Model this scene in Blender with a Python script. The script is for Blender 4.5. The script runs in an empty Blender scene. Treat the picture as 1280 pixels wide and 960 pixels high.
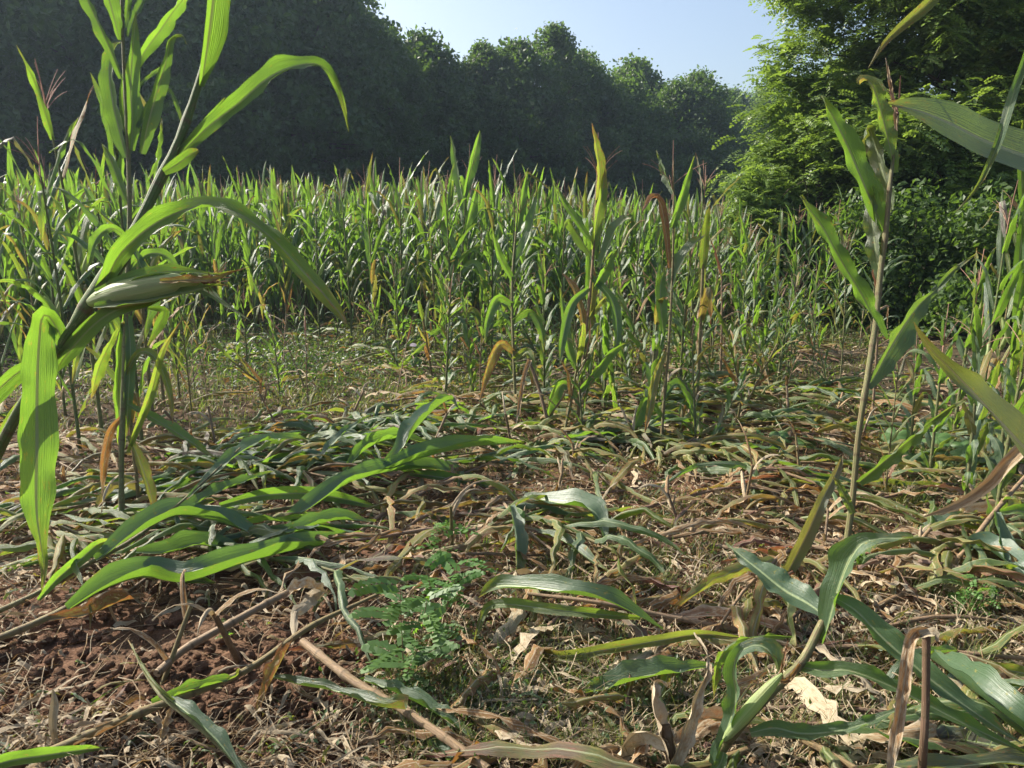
import bpy, math, random
import numpy as np
from mathutils import Vector, noise as mnoise
R = math.radians
rng = np.random.default_rng(7)
random.seed(7)

# ------------------------------------------------------------------ camera, world, sun, exposure
SUN_AZ, SUN_EL = R(-63), R(36)          # azimuth measured from +Y (view direction) towards +X
FPX, CAM_H, PITCH = 961.0, 1.6, R(11.8)
sc = bpy.context.scene
COL = sc.collection
cd = bpy.data.cameras.new('camera'); cam = bpy.data.objects.new('camera', cd); COL.objects.link(cam)
cam.location = (0, 0, CAM_H); cam.rotation_euler = (R(90) - PITCH, 0, 0)
cd.sensor_width = 36; cd.lens = FPX / 1280 * 36; cd.clip_start = .05; cd.clip_end = 3000
cd.dof.use_dof = False
sc.camera = cam
W = bpy.data.worlds.new("World"); sc.world = W; W.use_nodes = True
nt = W.node_tree; bg = nt.nodes['Background']
sky = nt.nodes.new('ShaderNodeTexSky'); sky.sky_type = 'NISHITA'; sky.sun_disc = False
sky.sun_elevation = SUN_EL; sky.sun_rotation = SUN_AZ
sky.air_density = 1.0; sky.dust_density = 3.4; sky.ozone_density = 1.0
nt.links.new(sky.outputs[0], bg.inputs[0]); bg.inputs[1].default_value = .10
sd = bpy.data.lights.new('sun', 'SUN'); sun = bpy.data.objects.new('sun', sd); COL.objects.link(sun)
sd.energy = 5.0; sd.angle = R(.5); sd.color = (1, .93, .82)
sdir = Vector((math.sin(SUN_AZ) * math.cos(SUN_EL), math.cos(SUN_AZ) * math.cos(SUN_EL), math.sin(SUN_EL)))
sun.rotation_euler = sdir.to_track_quat('Z', 'Y').to_euler()
sc.view_settings.view_transform = 'Standard'; sc.view_settings.look = 'None'
sc.view_settings.exposure = 1.17; sc.view_settings.gamma = 1
cy = sc.cycles
cy.max_bounces = 7; cy.diffuse_bounces = 3; cy.glossy_bounces = 2; cy.transmission_bounces = 4
cy.transparent_max_bounces = 4; cy.volume_bounces = 0; cy.use_denoising = True
cy.sample_clamp_indirect = 6
HAZE = .0008

# ------------------------------------------------------------------ geometry helpers
SP, CP = math.sin(PITCH), math.cos(PITCH)
CAM = np.array([0, 0, CAM_H]); FW = np.array([0, CP, -SP]); UP = np.array([0, SP, CP]); RT = np.array([1., 0, 0])
def ray(px, py): return FW + RT * (px - 640) / FPX + UP * (480 - py) / FPX
def P(px, py, d): return CAM + d * ray(px, py)
def gz(x, y):
    x = np.asarray(x, float); y = np.asarray(y, float)
    return (.016 * np.sin(x * 2.3 + 1.1) * np.cos(y * 1.9 + .4) + .012 * np.sin(x * 4.7 - y * 3.1 + 2) +
            .010 * np.cos(y * 5.3 + x * 1.3) + .007 * np.sin(x * 9.1 + y * 8.3))
def G(px, py, h=0.):
    r = ray(px, py); d = (CAM_H - h) / -r[2]; p = CAM + d * r
    d = (CAM_H - h - float(gz(p[0], p[1]))) / -r[2]
    return CAM + d * r
def PT(px, py, d):                       # d under 1: a height over the ground; else a distance
    return G(px, py, d) if d < 1 else P(px, py, d)
def proj(p):
    q = np.asarray(p, float) - CAM; z = q @ FW
    return 640 + FPX * (q @ RT) / z, 480 - FPX * (q @ UP) / z, z
def norm(a): return a / (np.linalg.norm(a, axis=-1, keepdims=True) + 1e-9)
def spline(C, n):                        # Catmull-Rom through the rows of C
    C = np.asarray(C, float); m = len(C)
    if m == 2: t = np.linspace(0, 1, n)[:, None]; return C[0] * (1 - t) + C[1] * t
    E = np.vstack([2 * C[0] - C[1], C, 2 * C[-1] - C[-2]])
    seg = np.linalg.norm(np.diff(C[:, :3], axis=0), axis=1) + 1e-4
    cum = np.concatenate([[0], np.cumsum(seg)]); s = np.linspace(0, cum[-1], n)
    i = np.clip(np.searchsorted(cum, s, side='right') - 1, 0, m - 2); t = ((s - cum[i]) / seg[i])[:, None]
    a, b, c, d = E[i], E[i + 1], E[i + 2], E[i + 3]
    return .5 * (2 * b + (c - a) * t + (2 * a - 5 * b + 4 * c - d) * t * t + (3 * b - a - 3 * c + d) * t ** 3)

class MB:
    def __init__(s): s.v, s.q, s.uv, s.t, s.m, s.n, s.mats = [], [], [], [], [], 0, []
    def add(s, v, q, uv, tone, mat):
        if mat not in s.mats: s.mats.append(mat)
        v = np.asarray(v, np.float32); k = len(v)
        s.v.append(v); s.q.append(np.asarray(q, np.int64) + s.n); s.uv.append(np.asarray(uv, np.float32))
        tone = np.asarray(tone, np.float32)
        s.t.append(np.broadcast_to(tone, (k, 3)) if tone.ndim == 1 else tone)
        s.m.append(np.full(len(q), s.mats.index(mat), np.int32)); s.n += k
    def arrays(s): return np.concatenate(s.v), np.concatenate(s.q), np.concatenate(s.uv), np.concatenate(s.t), np.concatenate(s.m)
    def merge(s, o, M=None, off=None, tone=None):   # append a copy of builder o, rotated and moved
        v, q, uv, t, m = o if isinstance(o, tuple) else o.arrays()
        if M is not None: v = v @ M.T
        if off is not None: v = v + off
        if tone is not None: t = np.clip(t + tone, 0, 1)
        s.v.append(v.astype(np.float32)); s.q.append(q + s.n); s.uv.append(uv); s.t.append(t); s.m.append(m); s.n += len(v)
    def mesh(s, name, org=(0, 0, 0), smooth=True):
        v, q, uv, t, m = s.arrays(); v = v - np.asarray(org, np.float32)
        me = bpy.data.meshes.new(name); nq = len(q)
        me.vertices.add(len(v)); me.vertices.foreach_set('co', v.astype(np.float32).ravel())
        me.loops.add(nq * 4); me.loops.foreach_set('vertex_index', q.astype(np.int32).ravel())
        me.polygons.add(nq); me.polygons.foreach_set('loop_start', np.arange(nq, dtype=np.int32) * 4)
        me.polygons.foreach_set('material_index', m)
        me.polygons.foreach_set('use_smooth', np.full(nq, smooth))
        u = me.uv_layers.new(name='UVMap'); u.data.foreach_set('uv', uv[q.ravel()].astype(np.float32).ravel())
        a = me.attributes.new('tone', 'FLOAT_COLOR', 'POINT')
        a.data.foreach_set('color', np.concatenate([t, np.ones((len(t), 1), np.float32)], 1).astype(np.float32).ravel())
        for k in s.mats: me.materials.append(MAT[k])
        me.update(calc_edges=True); return me
    def build(s, name, parent=None, org=(0, 0, 0), smooth=True):
        if not s.v: return None
        o = bpy.data.objects.new(name, s.mesh(name, org, smooth)); COL.objects.link(o)
        if parent is not None: o.parent = parent
        else: o.location = org
        return o

def grid_q(n, c, closed=False):
    i = np.arange(n - 1)[:, None]; j = np.arange(c if closed else c - 1)[None, :]; j2 = (j + 1) % c
    return np.stack([i * c + j, i * c + j2, (i + 1) * c + j2, (i + 1) * c + j], -1).reshape(-1, 4)
def frames(Pn):
    T = norm(np.gradient(Pn, axis=0)); return T
def ribbon(mb, Pn, Wd, S, tone=(.5, 0, 0), mat='corn_leaf', fold=.25, wave=.0, wf=9., cols=5, curl=0., tear=0.):
    n = len(Pn); T = frames(Pn); S = norm(S - T * (S * T).sum(1, keepdims=True)); N = np.cross(T, S)
    u = np.linspace(-1, 1, cols)[None, :, None]; u = np.sign(u) * np.abs(u) ** (1.7 if cols > 3 else 1); Wd = np.asarray(Wd)[:, None, None] / 2
    s = np.linspace(0, 1, n)[:, None, None]
    ph = random.uniform(0, 6); ph2 = random.uniform(0, 6); wf = wf * random.uniform(.7, 1.3)
    wv = wave * (u ** 2) * np.where(u < 0, np.sin(wf * 6.28 * s * .5 + ph) + .5 * np.sin(wf * 6.28 * s * 1.1 + ph), np.sin(wf * 6.28 * s * .5 + ph2) + .5 * np.sin(wf * 5.2 * s + ph2)) * np.minimum(1, s * 6)
    ang = fold + 0 * s
    off_s = Wd * (u * np.cos(ang * np.abs(u)) ) ; off_n = Wd * (np.abs(u) ** 1.05 * np.sin(ang) + curl * u * u)
    if tear: off_s = off_s * (1 + tear * (np.abs(u) > .9) * rng.normal(0, 1, (n, cols, 1)))
    v = Pn[:, None, :] + S[:, None, :] * off_s + N[:, None, :] * (off_n + wv)
    uv = np.stack(np.broadcast_arrays((u[..., 0] + 1) / 2, s[..., 0]), -1).reshape(-1, 2)
    mb.add(v.reshape(-1, 3), grid_q(n, cols), uv, tone, mat)
def tube(mb, Pn, Rr, tone=(.5, 0, 0), mat='stalk', k=7, vlen=None, cap=True):
    Pn = np.asarray(Pn, float); n = len(Pn); T = frames(Pn)
    a = np.array([0, 0, 1.]) if abs(T[0][2]) < .8 else np.array([1., 0, 0])
    S = [norm(np.cross(T[0], a))]
    for i in range(1, n): x = S[-1] - T[i] * (S[-1] @ T[i]); S.append(norm(x))
    S = np.array(S); N = np.cross(T, S); th = np.arange(k) / k * 2 * math.pi
    Rr = np.broadcast_to(np.asarray(Rr, float), (n,))
    v = Pn[:, None] + Rr[:, None, None] * (S[:, None] * np.cos(th)[None, :, None] + N[:, None] * np.sin(th)[None, :, None])
    L = np.concatenate([[0], np.cumsum(np.linalg.norm(np.diff(Pn, axis=0), axis=1))])
    uv = np.stack(np.broadcast_arrays(th[None, :] / 6.283, L[:, None]), -1).reshape(-1, 2)
    q = grid_q(n, k, True)
    mb.add(v.reshape(-1, 3), q, uv, tone, mat)
    if cap:
        for e in (0, n - 1):
            vv = np.vstack([v[e], Pn[e][None]]); idx = [[j, (j + 1) % k, k, k] for j in range(0, k)]
            idx = [[j, (j + 1) % k, (j + 2) % k, k] for j in range(0, k - 1, 2)] + ([[k - 1, 0, k, k - 1]] if 0 else [])
            mb.add(vv, idx, np.full((k + 1, 2), .5), tone, mat)

# ------------------------------------------------------------------ materials
MAT = {}
class NT:
    def __init__(s, name):
        m = bpy.data.materials.new(name); m.use_nodes = True; s.m = m; s.t = m.node_tree; s.t.nodes.clear()
        s.out = s.n('ShaderNodeOutputMaterial')
    def n(s, typ, **kw):
        x = s.t.nodes.new(typ)
        for k, v in kw.items(): setattr(x, k, v)
        return x
    def l(s, a, b): s.t.links.new(a, b)
    def val(s, sock, v):
        if isinstance(v, bpy.types.NodeSocket): s.l(v, sock)
        else: sock.default_value = v
    def math(s, op, a, b=0., c=None, clamp=False):
        x = s.n('ShaderNodeMath', operation=op, use_clamp=clamp); s.val(x.inputs[0], a); s.val(x.inputs[1], b)
        if c is not None: s.val(x.inputs[2], c)
        return x.outputs[0]
    def mix(s, f, a, b, blend='MIX'):
        x = s.n('ShaderNodeMix', data_type='RGBA', blend_type=blend); s.val(x.inputs[0], f)
        s.val(x.inputs[6], a if isinstance(a, bpy.types.NodeSocket) else (*a, 1)); s.val(x.inputs[7], b if isinstance(b, bpy.types.NodeSocket) else (*b, 1))
        return x.outputs[2]
    def ramp(s, f, stops):
        x = s.n('ShaderNodeValToRGB'); e = x.color_ramp.elements
        while len(e) < len(stops): e.new(.5)
        for k, (p, c) in zip(e, stops): k.position = p; k.color = (*c, 1)
        s.val(x.inputs[0], f); return x.outputs[0]
    def noise(s, vec, scale, detail=2., rough=.5):
        x = s.n('ShaderNodeTexNoise'); s.val(x.inputs['Scale'], scale); x.inputs['Detail'].default_value = detail; x.inputs['Roughness'].default_value = rough
        if vec is not None: s.l(vec, x.inputs['Vector'])
        return x.outputs['Fac']
    def sep(s, v):
        x = s.n('ShaderNodeSeparateXYZ'); s.l(v, x.inputs[0]); return x.outputs
    def comb(s, a, b, c=0.):
        x = s.n('ShaderNodeCombineXYZ'); s.val(x.inputs[0], a); s.val(x.inputs[1], b); s.val(x.inputs[2], c); return x.outputs[0]
    def map(s, v, a, b, c=0., d=1.):
        x = s.n('ShaderNodeMapRange'); x.clamp = True; s.val(x.inputs[0], v); s.val(x.inputs[1], a); s.val(x.inputs[2], b); s.val(x.inputs[3], c); s.val(x.inputs[4], d); return x.outputs[0]
    def bump(s, h, strength, dist):
        x = s.n('ShaderNodeBump'); x.inputs['Strength'].default_value = strength; x.inputs['Distance'].default_value = dist; s.l(h, x.inputs['Height']); return x.outputs[0]
    def bsdf(s, col, rough=.5, spec=.5, nrm=None):
        x = s.n('ShaderNodeBsdfPrincipled'); s.val(x.inputs['Base Color'], col if isinstance(col, bpy.types.NodeSocket) else (*col, 1)); s.val(x.inputs['Roughness'], rough)
        s.val(x.inputs['Specular IOR Level'], spec)
        if nrm is not None: s.l(nrm, x.inputs['Normal'])
        return x.outputs[0]
    def finish(s, sh, name): s.l(sh, s.out.inputs[0]); MAT[name] = s.m
    def leafy(s, col, tcol, tr, rough, spec, nrm, name):
        b = s.bsdf(col, rough, spec, nrm); t = s.n('ShaderNodeBsdfTranslucent'); s.val(t.inputs[0], tcol)
        if nrm is not None: s.l(nrm, t.inputs['Normal'])
        x = s.n('ShaderNodeMixShader'); s.val(x.inputs[0], tr); s.l(b, x.inputs[1]); s.l(t.outputs[0], x.inputs[2]); s.finish(x.outputs[0], name)

def corn_leaf():
    k = NT('corn_leaf'); uv = k.n('ShaderNodeUVMap').outputs[0]; u, v, _ = k.sep(uv)
    at = k.n('ShaderNodeAttribute', attribute_name='tone'); r, dry, pur = k.sep(at.outputs['Color'])
    oi = k.n('ShaderNodeObjectInfo').outputs['Random']
    tc = k.n('ShaderNodeTexCoord').outputs['Object']
    r = k.math('MULTIPLY_ADD', r, .75, k.math('MULTIPLY', oi, .25))
    n1 = k.noise(tc, 9., 3.); n2 = k.noise(k.comb(k.math('MULTIPLY', u, 3.), k.math('MULTIPLY', v, 9.), k.math('MULTIPLY', r, 40.)), 2.2, 4., .65)
    fine = k.noise(k.comb(k.math('MULTIPLY', u, 46.), k.math('MULTIPLY', v, 1.2), r), 1., 2.)
    rib = k.math('ABSOLUTE', k.math('SUBTRACT', u, .5))
    edge = k.map(rib, .3, .5)
    tip = k.map(v, .72, 1.05)
    # how far this spot has dried: whole leaf, from the tip, from the margins, in blotches
    f = k.math('MULTIPLY_ADD', dry, 1.15, -.12)
    f = k.math('ADD', f, k.math('MULTIPLY', tip, k.math('MULTIPLY_ADD', n2, 1.1, -.15)))
    f = k.math('ADD', f, k.math('MULTIPLY', edge, k.math('MULTIPLY', dry, .35)))
    f = k.math('ADD', f, k.math('MULTIPLY', k.math('SUBTRACT', n2, .5), k.math('MULTIPLY_ADD', dry, .9, .24)))
    spot = k.map(n2, .60, .68); f = k.math('ADD', f, k.math('MULTIPLY', spot, .4), clamp=True)
    g = k.mix(r, (.048, .092, .060), (.088, .15, .038)); g = k.mix(k.map(n1, .35, .7, 0, .5), g, (.10, .15, .095))  # low-tone blue-grey end paints reflected sky sheen into the base green
    c = k.ramp(f, [(0, (0, 0, 0)), (.22, (.11, .16, .03)), (.42, (.24, .21, .07)), (.58, (.24, .12, .045)), (.78, (.38, .275, .16)), (1, (.50, .42, .29))])
    c = k.mix(k.map(f, .02, .3), g, c)
    c = k.mix(k.math('MULTIPLY', k.map(fine, .35, .65), .25), c, k.mix(.5, c, (.02, .03, .008)))
    c = k.mix(k.math('MULTIPLY', pur, k.map(n1, .35, .6)), c, (.13, .045, .06))
    sp = k.noise(k.comb(k.math('MULTIPLY', u, 16.), k.math('MULTIPLY', v, 60.), k.math('MULTIPLY', r, 9.)), 1., 1.); c = k.mix(k.map(sp, .70, .74, 0, .6), c, (.2, .15, .07))
    ribm = k.map(rib, .030, .055, 1., 0.); ribc = k.mix(k.map(f, .1, .6), (.30, .38, .18), (.45, .36, .24))
    c = k.mix(k.math('MULTIPLY', ribm, .9), c, ribc)
    t = k.ramp(f, [(0, (.215, .405, .03)), (.22, (.32, .43, .04)), (.42, (.40, .34, .06)), (.58, (.34, .13, .03)), (.78, (.34, .19, .08)), (1, (.30, .21, .11))])
    t = k.mix(k.math('MULTIPLY', k.map(fine, .4, .6), .16), t, (.08, .2, .015)); t = k.mix(k.math('MULTIPLY', ribm, .85), t, (.07, .07, .02))
    t = k.mix(k.math('MULTIPLY', pur, .8), t, (.3, .06, .05))
    h = k.math('ADD', k.math('MULTIPLY', fine, .6), k.math('MULTIPLY', n2, .5))
    nr = k.bump(h, .8, .006)
    k.leafy(c, t, k.math('MULTIPLY', k.map(f, .3, 1., .49, .25), k.map(r, .1, .75, .55, 1.)) if True else k.map(f, .3, 1., .47, .25), k.map(f, .1, .6, .44, .7), k.map(f, .1, .6, .75, .3), nr, 'corn_leaf')
def stalk():
    k = NT('corn_stalk'); u, v, _ = k.sep(k.n('ShaderNodeUVMap').outputs[0])
    at = k.n('ShaderNodeAttribute', attribute_name='tone'); r, dry, pur = k.sep(at.outputs['Color'])
    n = k.noise(k.comb(k.math('MULTIPLY', u, 9.), k.math('MULTIPLY', v, 7.), r), 3., 4., .6)
    fine = k.noise(k.comb(k.math('MULTIPLY', u, 60.), k.math('MULTIPLY', v, 3.), r), 1., 2.)
    f = k.math('ADD', k.math('MULTIPLY', dry, 1.1), k.math('MULTIPLY', k.math('SUBTRACT', n, .5), .7), clamp=True)
    c = k.ramp(f, [(0, (.075, .14, .035)), (.3, (.16, .19, .07)), (.55, (.26, .17, .075)), (.8, (.33, .24, .15)), (1, (.13, .085, .05))])
    c = k.mix(k.math('MULTIPLY', pur, k.map(n, .4, .65)), c, (.2, .07, .07))
    fr = k.math('FRACT', k.math('MULTIPLY', v, 6.2)); ring = k.math('MULTIPLY', k.map(fr, 0., .05), k.map(fr, .05, .1, 1., 0.))
    c = k.mix(k.math('MULTIPLY', ring, .8), c, (.09, .06, .03)); c = k.mix(k.map(fine, .35, .7, 0, .5), c, (.06, .05, .025)); pt = k.noise(k.comb(k.math('MULTIPLY', u, 5.), k.math('MULTIPLY', v, 22.), r), 2., 4., .7); c = k.mix(k.map(pt, .52, .62, 0, .65), c, (.14, .10, .06)); c = k.mix(k.map(pt, .42, .34, 0, .4), c, (.40, .33, .2))
    k.finish(k.bsdf(c, .62, .3, k.bump(fine, .8, .004)), 'stalk')
def simple_leaf(name, c1, c2, t1, tr=.4, rough=.5, spec=.4, hue=True):
    k = NT(name); at = k.n('ShaderNodeAttribute', attribute_name='tone'); r, dry, pur = k.sep(at.outputs['Color'])
    oi = k.n('ShaderNodeObjectInfo').outputs['Random']
    x = k.math('FRACT', k.math('ADD', r, k.math('MULTIPLY', oi, .35)))
    c = k.mix(x, c1, c2); c = k.mix(dry, c, (.2, .16, .05))
    t = k.mix(dry, t1, (.4, .3, .06)); t = k.mix(k.math('MULTIPLY', x, .4), t, (.1, .2, .02))
    k.leafy(c, t, tr, rough, spec, None, name)
def plain(name, c1, c2, scale=8., rough=.8, bumpd=.02, spec=.2):
    k = NT(name); tc = k.n('ShaderNodeTexCoord').outputs['Object']; n = k.noise(tc, scale, 5., .65)
    c = k.mix(k.map(n, .3, .7), c1, c2); k.finish(k.bsdf(c, rough, spec, k.bump(n, .6, bumpd)), name)
def soil():
    k = NT('soil'); tc = k.n('ShaderNodeTexCoord').outputs['Object']
    a = k.noise(tc, 1.3, 5., .6); b = k.noise(tc, 14., 6., .7); c3 = k.noise(tc, 90., 3., .7)
    c = k.ramp(b, [(.25, (.042, .021, .012)), (.5, (.125, .062, .036)), (.75, (.22, .120, .073))])
    c = k.mix(k.map(a, .4, .65, 0, .45), c, (.12, .085, .05)); c = k.mix(k.map(c3, .55, .75, 0, .5), c, (.28, .19, .12))
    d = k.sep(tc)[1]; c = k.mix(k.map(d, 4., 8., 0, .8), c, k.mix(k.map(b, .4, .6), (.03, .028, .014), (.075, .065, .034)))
    h = k.math('ADD', k.math('MULTIPLY', b, 1.), k.math('MULTIPLY', c3, .25))
    k.finish(k.bsdf(c, .9, .15, k.bump(h, 1., .03)), 'soil')
corn_leaf(); stalk(); soil()
simple_leaf('tree_leaf', (.030, .062, .018), (.065, .11, .028), (.16, .28, .03), .35, .5, .35)
simple_leaf('locust_leaf', (.085, .15, .035), (.17, .24, .06), (.30, .44, .05), .40, .48, .6)
simple_leaf('ground_leaf', (.03, .065, .022), (.06, .105, .035), (.14, .24, .03), .3, .5, .5)
simple_leaf('weed_leaf', (.06, .14, .035), (.10, .2, .05), (.24, .45, .04), .42, .5, .35)
simple_leaf('blue_weed_leaf', (.055, .12, .035), (.10, .18, .05), (.2, .36, .04), .35, .5, .5)
simple_leaf('grass_blade', (.05, .09, .025), (.10, .14, .04), (.20, .30, .05), .4, .5, .3)
simple_leaf('petal', (.5, .42, .62), (.6, .5, .7), (.5, .4, .6), .4, .6, .2)
plain('bark', (.05, .04, .03), (.12, .095, .07), 9., .9, .03)
plain('tassel', (.24, .13, .10), (.38, .24, .17), 20., .8, .002)
plain('husk_silk', (.10, .04, .02), (.22, .1, .05), 60., .8, .002)
def husk():
    k = NT('husk'); u, v, _ = k.sep(k.n('ShaderNodeUVMap').outputs[0])
    f = k.noise(k.comb(k.math('MULTIPLY', u, 30.), k.math('MULTIPLY', v, 5.), 0.), 1., 3.)
    n2 = k.noise(k.comb(k.math('MULTIPLY', u, 4.), k.math('MULTIPLY', v, 9.), 3.), 1.5, 3.); c = k.mix(k.map(f, .35, .65), (.22, .31, .11), (.36, .43, .19)); c = k.mix(k.map(n2, .5, .7, 0, .5), c, (.34, .32, .16)); b = k.bsdf(c, .5, .3, k.bump(f, .6, .004))
    t = k.n('ShaderNodeBsdfTranslucent'); t.inputs[0].default_value = (.3, .4, .08, 1); x = k.n('ShaderNodeMixShader'); x.inputs[0].default_value = .36
    k.l(b, x.inputs[1]); k.l(t.outputs[0], x.inputs[2]); k.finish(x.outputs[0], 'husk')
husk()

# ------------------------------------------------------------------ things: roots, tags, labels
THINGS = []
def root(name, loc, label, cat, group=None):
    o = bpy.data.objects.new(name, None); COL.objects.link(o); o.location = loc; o.empty_display_size = .1
    return tag(o, label, cat, group)
def tag(o, label, cat, group=None, shared=False):
    o['label'] = label; o['category'] = cat
    if group: o['group'] = group
    THINGS.append((o, shared)); return o
def structure(o): o['kind'] = 'structure'; return o
def stuff(o, label, cat): o['kind'] = 'stuff'; o['label'] = label; o['category'] = cat; return o
def copy_thing(src, loc, rz, s, tilt=(0, 0)):
    c = src.copy(); COL.objects.link(c); c.location = loc; c.rotation_euler = (tilt[0], tilt[1], rz); c.scale = (s, s, s)
    for ch in list(src.children):
        d = ch.copy(); COL.objects.link(d); d.parent = c
        for g in list(ch.children): e = g.copy(); COL.objects.link(e); e.parent = d
    return c
LANDMARKS = [(60, 560, 'the big hanging leaf'), (155, 640, 'the tall upright corn'), (300, 760, 'the seedling on bare soil'),
    (520, 760, 'the bluish pinnate weed'), (450, 860, 'the thick pinkish fallen stalk'), (722, 540, 'the yellowing corn plant'), (830, 560, 'the thin spiked corn'),
    (690, 520, 'the leaning dead stem'), (500, 400, 'the pale lilac flower'), (1060, 650, 'the bent corn'), (1155, 880, 'the brown broken stump'),
    (1140, 580, 'the broad lobed squash leaves'), (1210, 750, 'the feathery bright green herb'), (940, 500, 'the heap of bleached husks'), (560, 560, 'the dark arching fallen leaves'),
    (650, 690, 'the grey leaf hanging in midfield'), (230, 700, 'the green tangle at lower left'), (370, 470, 'the dark low weeds'), (740, 760, 'the yellow-edged leaf bundle'),
    (900, 920, 'the papery folded leaf'), (1250, 480, 'the right-edge corn clump'), (30, 400, 'the left-edge corn clump'), (1250, 660, 'the tan stalk at right edge')]
LANDMARKS = [(a, b, c.replace('hero ', '')) for a, b, c in LANDMARKS]
def where(p):
    x, y, _ = proj(p); b = min(LANDMARKS, key=lambda l: (l[0] - x) ** 2 + ((l[1] - y) * 1.6) ** 2)
    dx, dy = x - b[0], y - b[1]
    if abs(dx) > abs(dy) * 1.5: w = 'right of' if dx > 0 else 'left of'
    else: w = 'in front of' if dy > 0 else 'behind'
    return w + ' ' + b[2]
NUM = ['first', 'second', 'third', 'fourth', 'fifth', 'sixth', 'seventh', 'eighth', 'ninth', 'tenth', 'eleventh', 'twelfth']
def finish_labels():
    d = {}
    for o, sh in THINGS:
        if not sh: d.setdefault(o['label'], []).append(o)
    for lab, os_ in d.items():
        if len(os_) == 1: continue
        os_.sort(key=lambda o: proj(o.location)[0])
        for i, o in enumerate(os_):
            pre = ('left one: ', 'right one: ')[i] if len(os_) == 2 else NUM[min(i, 11)] + ' from left: '
            o['label'] = pre + lab

# ------------------------------------------------------------------ corn building blocks
def wprof(s, W, base=.5):
    return W * np.clip((1 - s), 0, 1) ** .62 * (base + (1 - base) * np.sin(np.minimum(s * 4.2, 1.57))) + .0006
def leaf_path(n, L, az, a0, droop, pw, drift, base, kink=None):
    s = np.linspace(0, 1, n); a = a0 + droop * s ** pw
    if kink: a = a + kink[1] * (1 / (1 + np.exp(-(s - kink[0]) * 60)))
    a = np.minimum(a, 3.05); az_ = az + drift * s
    d = np.stack([np.sin(a) * np.sin(az_), np.sin(a) * np.cos(az_), np.cos(a)], 1) * L / (n - 1)
    p = np.vstack([[0, 0, 0], np.cumsum(d[:-1], 0)]) + base
    side = np.stack([np.cos(az_), -np.sin(az_), 0 * s], 1)
    return s, p, side, d
def twist(S, T, ang):
    T = norm(T); N = np.cross(T, S); a = np.asarray(ang)[:, None]; return S * np.cos(a) + N * np.sin(a)
def tassel_mb(mb, top, size=1., k=3, nb=7, lean=(0, 0)):
    n = 6
    def br(L, az, a0, dr, w, z0):
        s, p, sd, d = leaf_path(n, L, az, a0, dr, 1.5, 0, top + np.array([0, 0, z0])); tube(mb, p, w * (1.35 if k == 3 else 1) * (1 - .5 * s), (random.random(), 0, 0), 'tassel', k, cap=False)
    br(.34 * size, 0, .05, .12, .0040, -.06)
    for i in range(nb): br(random.uniform(.14, .24) * size, random.uniform(0, 6.28), random.uniform(.3, .85), random.uniform(.1, .9), .0024, random.uniform(-.02, .07))
def ear_mb(mb, p0, p1, r=.028, n=14, k=12, mat='husk'):
    s = np.linspace(0, 1, n)[:, None]; p0, p1 = np.asarray(p0, float), np.asarray(p1, float)
    mid = (p0 + p1) / 2 + np.array([0, 0, .008]); Pn = (1 - s) ** 2 * p0 + 2 * s * (1 - s) * mid + s * s * p1
    s = s[:, 0]; rr = r * np.interp(s, [0, .08, .3, .55, .8, .93, 1], [.30, .62, .97, 1, .78, .42, .16])
    tube(mb, Pn, rr, (.5, .1, 0), mat, k, cap=False)
    return Pn

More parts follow.
